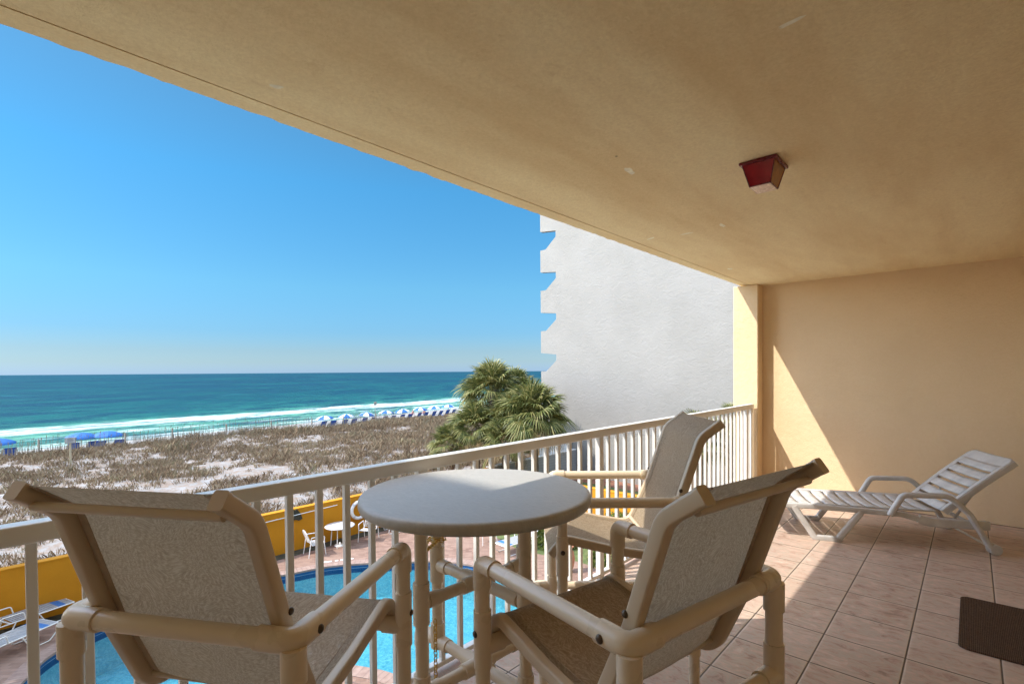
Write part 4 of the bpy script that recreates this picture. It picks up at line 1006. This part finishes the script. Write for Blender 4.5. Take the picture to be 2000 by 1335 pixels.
for k in range(4):
    a = R(45 + 90 * k); MB().tube([(0.33 * math.cos(a), 0.33 * math.sin(a), 0.0), (0.27 * math.cos(a), 0.27 * math.sin(a), 0.70)], 0.016, 8).build('leg', M['white'], tb)
MB().lathe([(0, 0.0), (0.19, 0.0), (0.19, 0.035), (0.03, 0.05), (0.03, 0.12), (0, 0.12)], seg=24).build('umbrella_base', M['white'], tb)
def lounger():
    t = thing('pool_lounger', '', 'lounger'); m = MB()
    for sy in (1, -1):
        y = sy * 0.30
        m.tube([(-0.95 + 0.30, y, 0.36), (0.98, y, 0.36)], 0.015, 8)
        m.tube(fillet([((0.97, y, 0.36), 0), ((0.98, y, 0.20), 0.05), ((0.80, y, 0.02), 0.08), ((0.45, y, 0.02), 0.08), ((0.28, y, 0.35), 0)], 5), 0.014, 8)
        m.tube(fillet([((-0.15, y, 0.36), 0), ((-0.30, y, 0.02), 0.06), ((-0.75, y, 0.02), 0.06), ((-0.70, y, 0.36), 0)], 5), 0.014, 8)
        m.tube(fillet([((0.02, y * 1.05, 0.36), 0), ((-0.02, y * 1.08, 0.54), 0.06), ((-0.42, y * 1.08, 0.55), 0.06), ((-0.48, y, 0.36), 0)], 5), 0.014, 8)
        m.tube([(-0.25, y * 0.97, 0.365), (-0.83, y * 0.97, 0.80)], 0.014, 8)
    for x in (0.98, -0.65): m.tube([(x, -0.30, 0.36), (x, 0.30, 0.36)], 0.014, 8)
    m.tube([(-0.83, -0.29, 0.80), (-0.83, 0.29, 0.80)], 0.014, 8); m.build('frame', M['white'], t)
    m = MB(); mi = 0
    for k in range(23):
        x = 0.95 - k * 0.052; m.box((x - 0.021, -0.30, 0.372), (x + 0.021, 0.30, 0.378), mi=1 if k in (3, 4, 5) else 0)
    m.build('seat', [M['strap'], M['bluestrap']], t)
    m = MB(); dd = Vector((-0.58, 0, 0.435)).normalized()
    for k in range(12):
        p = Vector((-0.26, 0, 0.385)) + dd * (0.04 + 0.055 * k); a = p - dd * 0.022; b_ = p + dd * 0.022; n_ = Vector((0.435, 0, 0.58)) * 0.004
        m.add([(a.x, -0.29, a.z), (b_.x, -0.29, b_.z), (b_.x, 0.29, b_.z), (a.x, 0.29, a.z), (a.x + n_.x, -0.29, a.z + n_.z), (b_.x + n_.x, -0.29, b_.z + n_.z), (b_.x + n_.x, 0.29, b_.z + n_.z), (a.x + n_.x, 0.29, a.z + n_.z)],
              [(0, 1, 2, 3), (4, 5, 6, 7), (0, 1, 5, 4), (1, 2, 6, 5), (2, 3, 7, 6), (3, 0, 4, 7)], 1 if k in (9, 10) else 0)
    m.build('backrest', [M['strap'], M['bluestrap']], t)
    return t
lo_ = lounger(); LGp = 'white strap loungers with blue bands round the pool'
lo_['label'] = 'shaded white strap lounger closest to the pool at lower left'; lo_['group'] = LGp
lo_.location = (0.42, 15.72, G0); lo_.rotation_euler = (0, 0, R(27))
dup(lo_, (0.82, 17.0, G0), R(17), 'shaded white strap lounger tight against the yellow wall at left')
dup(lo_, (13.1, 11.6, G0), R(175), 'white and blue lounger in the sun beside the hedge')
dup(lo_, (11.7, 16.5, G0), R(-15), 'white strap lounger in the sun right of the round pool table')
dup(lo_, (3.9, 9.0, G0), R(200), 'white strap lounger on the near side of the pool')
# things on the yellow wall
lr = MB(); cx_, cz_ = 10.18, -3.76
lr.tube([(cx_ + 0.31 * math.cos(a), 17.30, cz_ + 0.31 * math.sin(a)) for a in [2 * math.pi * i / 32 for i in range(32)]], 0.062, 12, closed=True)
lrt = thing('life_ring', 'white life ring hung on the yellow wall behind the table edge', 'life ring', (0, 0, 0)); lr.build('ring', M['white'], lrt)
m = MB(); 
for k in range(4):
    a = R(45 + 90 * k); c_ = (cx_ + 0.31 * math.cos(a), 17.30, cz_ + 0.31 * math.sin(a)); tn = Vector((-math.sin(a), 0, math.cos(a)))
    m.tube([Vector(c_) - tn * 0.04, Vector(c_) + tn * 0.04], 0.066, 12)
m.build('strap', M['whitefab'], lrt)
m = MB(); m.tube([(6.6, 17.33, -3.47), (9.3, 17.33, -3.40)], 0.014, 8)
for q in (6.7, 7.9, 9.2): m.tube([(q, 17.33, -3.47 + 0.026 * (q - 6.6)), (q, 17.40, -3.47 + 0.026 * (q - 6.6))], 0.010, 6)
tag(m.build('rescue_pole', M['white']), 'thin white rescue pole hung along the yellow wall top', 'pole')
m = MB(); poly = [(7.62, -3.20), (7.72, -3.28), (7.80, -3.25), (7.93, -3.42), (7.99, -3.62), (7.86, -3.66), (7.74, -3.60), (7.64, -3.62), (7.60, -3.45), (7.65, -3.33)]
m.prism(poly, 17.33, 17.37, 'y'); tag(m.build('wall_ornament', M['bronze']), 'dark bronze leaf shaped ornament fixed near the yellow wall top', 'ornament')
ur = thing('garden_urn', 'tall terracotta urn at the edge of the pool pavers', 'urn', (12.55, 9.15, G0))
MB().lathe([(0, 0), (0.12, 0), (0.10, 0.05), (0.15, 0.18), (0.19, 0.42), (0.15, 0.62), (0.10, 0.70), (0.14, 0.78), (0.11, 0.78), (0.08, 0.70), (0, 0.68)], seg=24).build('body', M['terra'], ur)
MB().lathe([(0.13, 0.775), (0.165, 0.78), (0.165, 0.81), (0.12, 0.81)], seg=24).build('rim', M['terra'], ur)
# worn white depth marking tiles at the pool edge
m = MB()
for k, wd in enumerate((0.34, 0.0, 0.10, 0.09, 0.10, 0.10)):
    if wd: m.box((k * 0.16 - wd / 2, -0.045, 0), (k * 0.16 + wd / 2, 0.045, 0.003))
o = m.build('depth_marking', M['white'], pool); o['kind'] = 'stuff'; o.location = (7.95, 15.58, G0 + 0.006); o.rotation_euler = (0, 0, R(-28))

# ================================================================== BEACH
def umbrella(stripe):
    t = thing('beach_umbrella', '', 'umbrella'); n_ = 8; R_ = 1.1
    m = MB(); pr_ = [(0.02, 2.06), (0.35, 2.02), (0.70, 1.92), (0.95, 1.80), (R_, 1.69)]
    for g in range(n_):
        vs = []; K = 3
        for (r_, z_) in pr_:
            for k in range(K + 1):
                a = 2 * math.pi * (g + k / K) / n_; sc_ = 1 - 0.035 * math.sin(math.pi * k / K) * (r_ / R_); vs.append((r_ * sc_ * math.cos(a), r_ * sc_ * math.sin(a), z_ - 0.03 * (r_ / R_) * math.sin(math.pi * k / K)))
        for (r_, z_) in [(R_ * 1.005, 1.61)]:
            for k in range(K + 1): a = 2 * math.pi * (g + k / K) / n_; vs.append((r_ * math.cos(a), r_ * math.sin(a), z_))
        m.add(vs, [(j * (K + 1) + k, j * (K + 1) + k + 1, (j + 1) * (K + 1) + k + 1, (j + 1) * (K + 1) + k) for j in range(5) for k in range(K)], (g % 2) if stripe else 0, True)
    m.build('canopy', [M['bluefab'], M['whitefab']], t, fixn=False)
    MB().tube([(0, 0, -0.3), (0, 0, 2.05)], 0.022, 8).build('pole', M['woodlt'], t)
    return t
def beach_chair():
    t = thing('beach_chair', '', 'beach chair')
    m = MB(); m.add([(0.62, -0.28, 0.34), (0.62, 0.28, 0.34), (-0.05, 0.28, 0.26), (-0.05, -0.28, 0.26), (0.62, -0.28, 0.31), (0.62, 0.28, 0.31), (-0.05, 0.28, 0.23), (-0.05, -0.28, 0.23)], [(0, 1, 2, 3), (4, 5, 6, 7), (0, 1, 5, 4), (1, 2, 6, 5), (2, 3, 7, 6), (3, 0, 4, 7)]); m.build('seat', M['navy'], t)
    m = MB(); m.add([(-0.05, -0.28, 0.26), (-0.05, 0.28, 0.26), (-0.50, 0.28, 1.0), (-0.50, -0.28, 1.0), (-0.09, -0.28, 0.24), (-0.09, 0.28, 0.24), (-0.54, 0.28, 0.98), (-0.54, -0.28, 0.98)], [(0, 1, 2, 3), (4, 5, 6, 7), (0, 1, 5, 4), (1, 2, 6, 5), (2, 3, 7, 6), (3, 0, 4, 7)]); m.build('backrest', M['navy'], t)
    m = MB()
    for sy in (1, -1):
        y = sy * 0.31; m.tube([(0.62, y, 0.33), (0.15, y, 0.0)], 0.02, 6); m.tube([(-0.35, y, 0.0), (0.10, y, 0.50)], 0.02, 6); m.tube([(0.45, y, 0.52), (-0.28, y, 0.60)], 0.025, 6); m.tube([(-0.52, y, 1.0), (-0.05, y, 0.25)], 0.02, 6)
    m.build('frame', M['woodlt'], t)
    t.scale = (1.25,) * 3
    return t
UB = umbrella(False); US = umbrella(True); BC = beach_chair()
BZ = -5.5
blue = [(-6, 862, 'plain blue umbrella cut by the left edge of the view'), (158, 850, 'plain blue umbrella partly behind the sign board'), (210, 847, 'plain blue umbrella just right of the sign board')]
stri = [(636, 812), (677, 809), (715, 806), (754, 803), (788, 800), (820, 797), (849, 794.5), (875, 792)]
ordw = ['first', 'second', 'third', 'fourth', 'fifth', 'sixth', 'seventh', 'last']
first = {'b': True, 's': True, 'c': True}
def hit(u, v, z):
    k = wp(u, v, 1.0) - Vector((0, 0, 1.5)); t = (z - 1.5) / k.z; return Vector((0, 0, 1.5)) + k * t
face = R(100)
def chairs_at(p, lab, rz):
    for q, sd in ((-0.62, 'left'), (0.62, 'right')):
        loc = (p.x + q * math.cos(rz - math.pi / 2) * -1, p.y + q * math.sin(rz - math.pi / 2) * -1, BZ)
        if sd == 'left': loc = (p.x - 0.62, p.y - 0.1, BZ)
        else: loc = (p.x + 0.62, p.y - 0.1, BZ)
        L = 'blue beach chair on the %s under the %s' % (sd, lab)
        if first['c']: BC.location = loc; BC.rotation_euler = (0, 0, rz); BC['label'] = L; BC['group'] = 'blue beach chairs facing the sea'; first['c'] = False
        else: dup(BC, loc, rz + random.uniform(-0.1, 0.1), L, 'blue beach chairs facing the sea')
short = ['blue umbrella at the left edge', 'blue umbrella partly behind the sign board', 'blue umbrella right of the sign board']
for i, (u, v, lab) in enumerate(blue):
    p = hit(u, v, BZ + 1.74)
    o = UB if i == 0 else dup(UB, (0, 0, 0), 0, lab)
    o.location = (p.x, p.y, BZ - 0.05); o['label'] = lab; o['group'] = 'plain blue beach umbrellas'; o.rotation_euler = (R(3), 0, 0.3 * i)
    chairs_at(p, short[i], face)
for i, (u, v) in enumerate(stri):
    p = hit(u, v, BZ + 1.78)
    lab = '%s blue and white striped umbrella %s' % (ordw[i], 'from the left in the row on the beach' if i < 7 else 'in the row, half hidden by the palm fronds')
    o = US if i == 0 else dup(US, (0, 0, 0), 0, lab)
    o.location = (p.x, p.y, BZ - 0.05 + 0.02 * i); o['label'] = lab; o['group'] = 'striped beach umbrellas in a row'; o.rotation_euler = (R(random.uniform(-4, 4)), R(random.uniform(-4, 4)), 0.2 + i * 0.55); o.scale = (0.92,) * 3
    chairs_at(p, ordw[i] + ' striped umbrella', face)
# two bathers by the sixth umbrella
def bather(loc, rz, label, cloth):
    pts = [(0, 0, 0.12), (0, 0, 0.35), (-0.05, 0, 0.58), (-0.04, 0, 0.70), (-0.01, 0, 0.80), (0.02, 0.10, 0.12), (0.38, 0.14, 0.34), (0.62, 0.13, 0.03), (0.02, -0.10, 0.12), (0.40, -0.13, 0.32), (0.66, -0.12, 0.03), (-0.06, 0.18, 0.55), (-0.02, 0.24, 0.32), (0.22, 0.18, 0.32), (-0.06, -0.18, 0.55), (-0.14, -0.26, 0.30), (-0.20, -0.27, 0.06)]
    rr = [0.15, 0.13, 0.14, 0.055, 0.10, 0.09, 0.062, 0.035, 0.09, 0.062, 0.035, 0.05, 0.038, 0.028, 0.05, 0.038, 0.028]
    ed = [(0, 1), (1, 2), (2, 3), (3, 4), (0, 5), (5, 6), (6, 7), (0, 8), (8, 9), (9, 10), (2, 11), (11, 12), (12, 13), (2, 14), (14, 15), (15, 16)]
    me = bpy.data.meshes.new('person'); me.from_pydata(pts, ed, []); o = bpy.data.objects.new('person', me); COL.objects.link(o)
    md = o.modifiers.new('skin', 'SKIN')
    for i, sv in enumerate(me.skin_vertices[0].data): sv.radius = (rr[i], rr[i]); sv.use_root = (i == 0)
    sb = o.modifiers.new('sub', 'SUBSURF'); sb.levels = 1; sb.render_levels = 1
    dg = bpy.context.evaluated_depsgraph_get(); m2 = bpy.data.meshes.new_from_object(o.evaluated_get(dg)); bpy.data.objects.remove(o)
    m2.materials.clear(); m2.materials.append(M['skin']); m2.materials.append(cloth)
    for p_ in m2.polygons:
        p_.use_smooth = True; p_.material_index = 1 if (0.05 < p_.center.z < 0.24 and p_.center.x < 0.12) else 0
    o = bpy.data.objects.new('person', m2); COL.objects.link(o); o.location = loc; o.rotation_euler = (0, 0, rz)
    h = MB(); h.sphere((0.0, 0, 0.87), 0.105, sc=(1, 0.9, 1)); hh = h.build('hair', M['bark'], o)
    return tag(o, label, 'person', 'bathers sitting on the beach')
p = hit(806, 811, BZ); bather((p.x, p.y, BZ), R(95), 'person in red sitting on the sand left of the sixth striped umbrella', M['red'])
p = hit(828, 809, BZ); bather((p.x, p.y, BZ), R(80), 'person in blue sitting right of the sixth striped umbrella', M['navy'])

# ------------------------------------------------------------------ sign, sand fence, posts
sp = hit(138, 905, -4.35); sz = hgt(sp.x, sp.y)
sg_ = thing('dune_sign', 'small grey notice board on a wooden post among the dune grass', 'sign', (sp.x, sp.y, sz), R(-4))
MB().box((-0.055, -0.055, -0.3), (0.055, 0.055, 1.62)).build('post', M['woodlt'], sg_)
bo = MB().box((-0.27, -0.10, 1.50), (0.27, -0.06, 1.88), bev=0.004).build('board', M['wood'], sg_)
MB().box((-0.235, -0.106, 1.535), (0.235, -0.1015, 1.845)).build('sign_face', M['signface'], bo)
m = MB(); 
for k, (w1, h1) in enumerate(((0.16, 0.022), (0.12, 0.016), (0.17, 0.026), (0.13, 0.014), (0.15, 0.014))):
    z = 1.80 - k * 0.052; m.box((-w1, -0.110, z - h1 / 2), (w1, -0.1065, z + h1 / 2))
m.build('lettering', M['signink'], bo)
sp = hit(733, 812, BZ); s2 = thing('beach_sign', 'small dark sign on a thin pole at the waterline', 'sign', (sp.x, sp.y, BZ)); MB().tube([(0, 0, -0.2), (0, 0, 2.3)], 0.03, 8).build('pole', M['wood'], s2); MB().box((-0.25, -0.05, 1.75), (0.25, -0.02, 2.3)).build('board', M['wood'], s2)
sf = thing('sand_fence', 'wooden slat sand fence along the dune crest', 'fence')
m = MB(); rn = random.Random(5)
def fy(x): return 51.2 + 0.5 * math.sin(x * 0.3) - (0.0 if x > 0 else 0)
x = -4.0; 
while x < 33:
    if 7.6 < x < 7.8 and m.v: m.build('slats', M['wood'], sf); m = MB()
    if not (7.6 < x < 9.4) and rn.random() < 0.93:
        y = fy(x); z = hgt(x, y); hh = 0.62 + 0.2 * noise.noise(Vector((x * 0.4, 0, 0))) + rn.uniform(-0.04, 0.04); l = rn.uniform(-0.03, 0.03)
        m.add([(x - 0.02, y, z - 0.1), (x + 0.02, y, z - 0.1), (x + 0.02 + l, y, z + hh), (x - 0.02 + l, y, z + hh), (x - 0.02, y + 0.012, z - 0.1), (x + 0.02, y + 0.012, z - 0.1), (x + 0.02 + l, y + 0.012, z + hh), (x - 0.02 + l, y + 0.012, z + hh)], [(0, 1, 2, 3), (7, 6, 5, 4), (3, 2, 6, 7), (0, 3, 7, 4), (1, 5, 6, 2)])
    x += 0.13
m.build('slats', M['wood'], sf)
for q in (-2.2, 3.8, 9.0, 12.2, 16.4, 20.6, 25.0, 28.6, 32.4):
    y = fy(q) + 0.06; z = hgt(q, y); MB().tube([(q, y, z - 0.2), (q, y, z + 1.15)], 0.065, 8).build('post', M['wood'], sf)
tp_ = hit(32, 878, -4.6); t_ = thing('bin_box', 'low brown wooden box at the dune edge by the left umbrella', 'box', (tp_.x, tp_.y, hgt(tp_.x, tp_.y)))
MB().box((-0.42, -0.3, -0.1), (0.42, 0.3, 0.5), bev=0.01).build('body', M['wood'], t_); MB().box((-0.46, -0.34, 0.502), (0.46, 0.34, 0.55), bev=0.005).build('lid', M['wood'], t_)
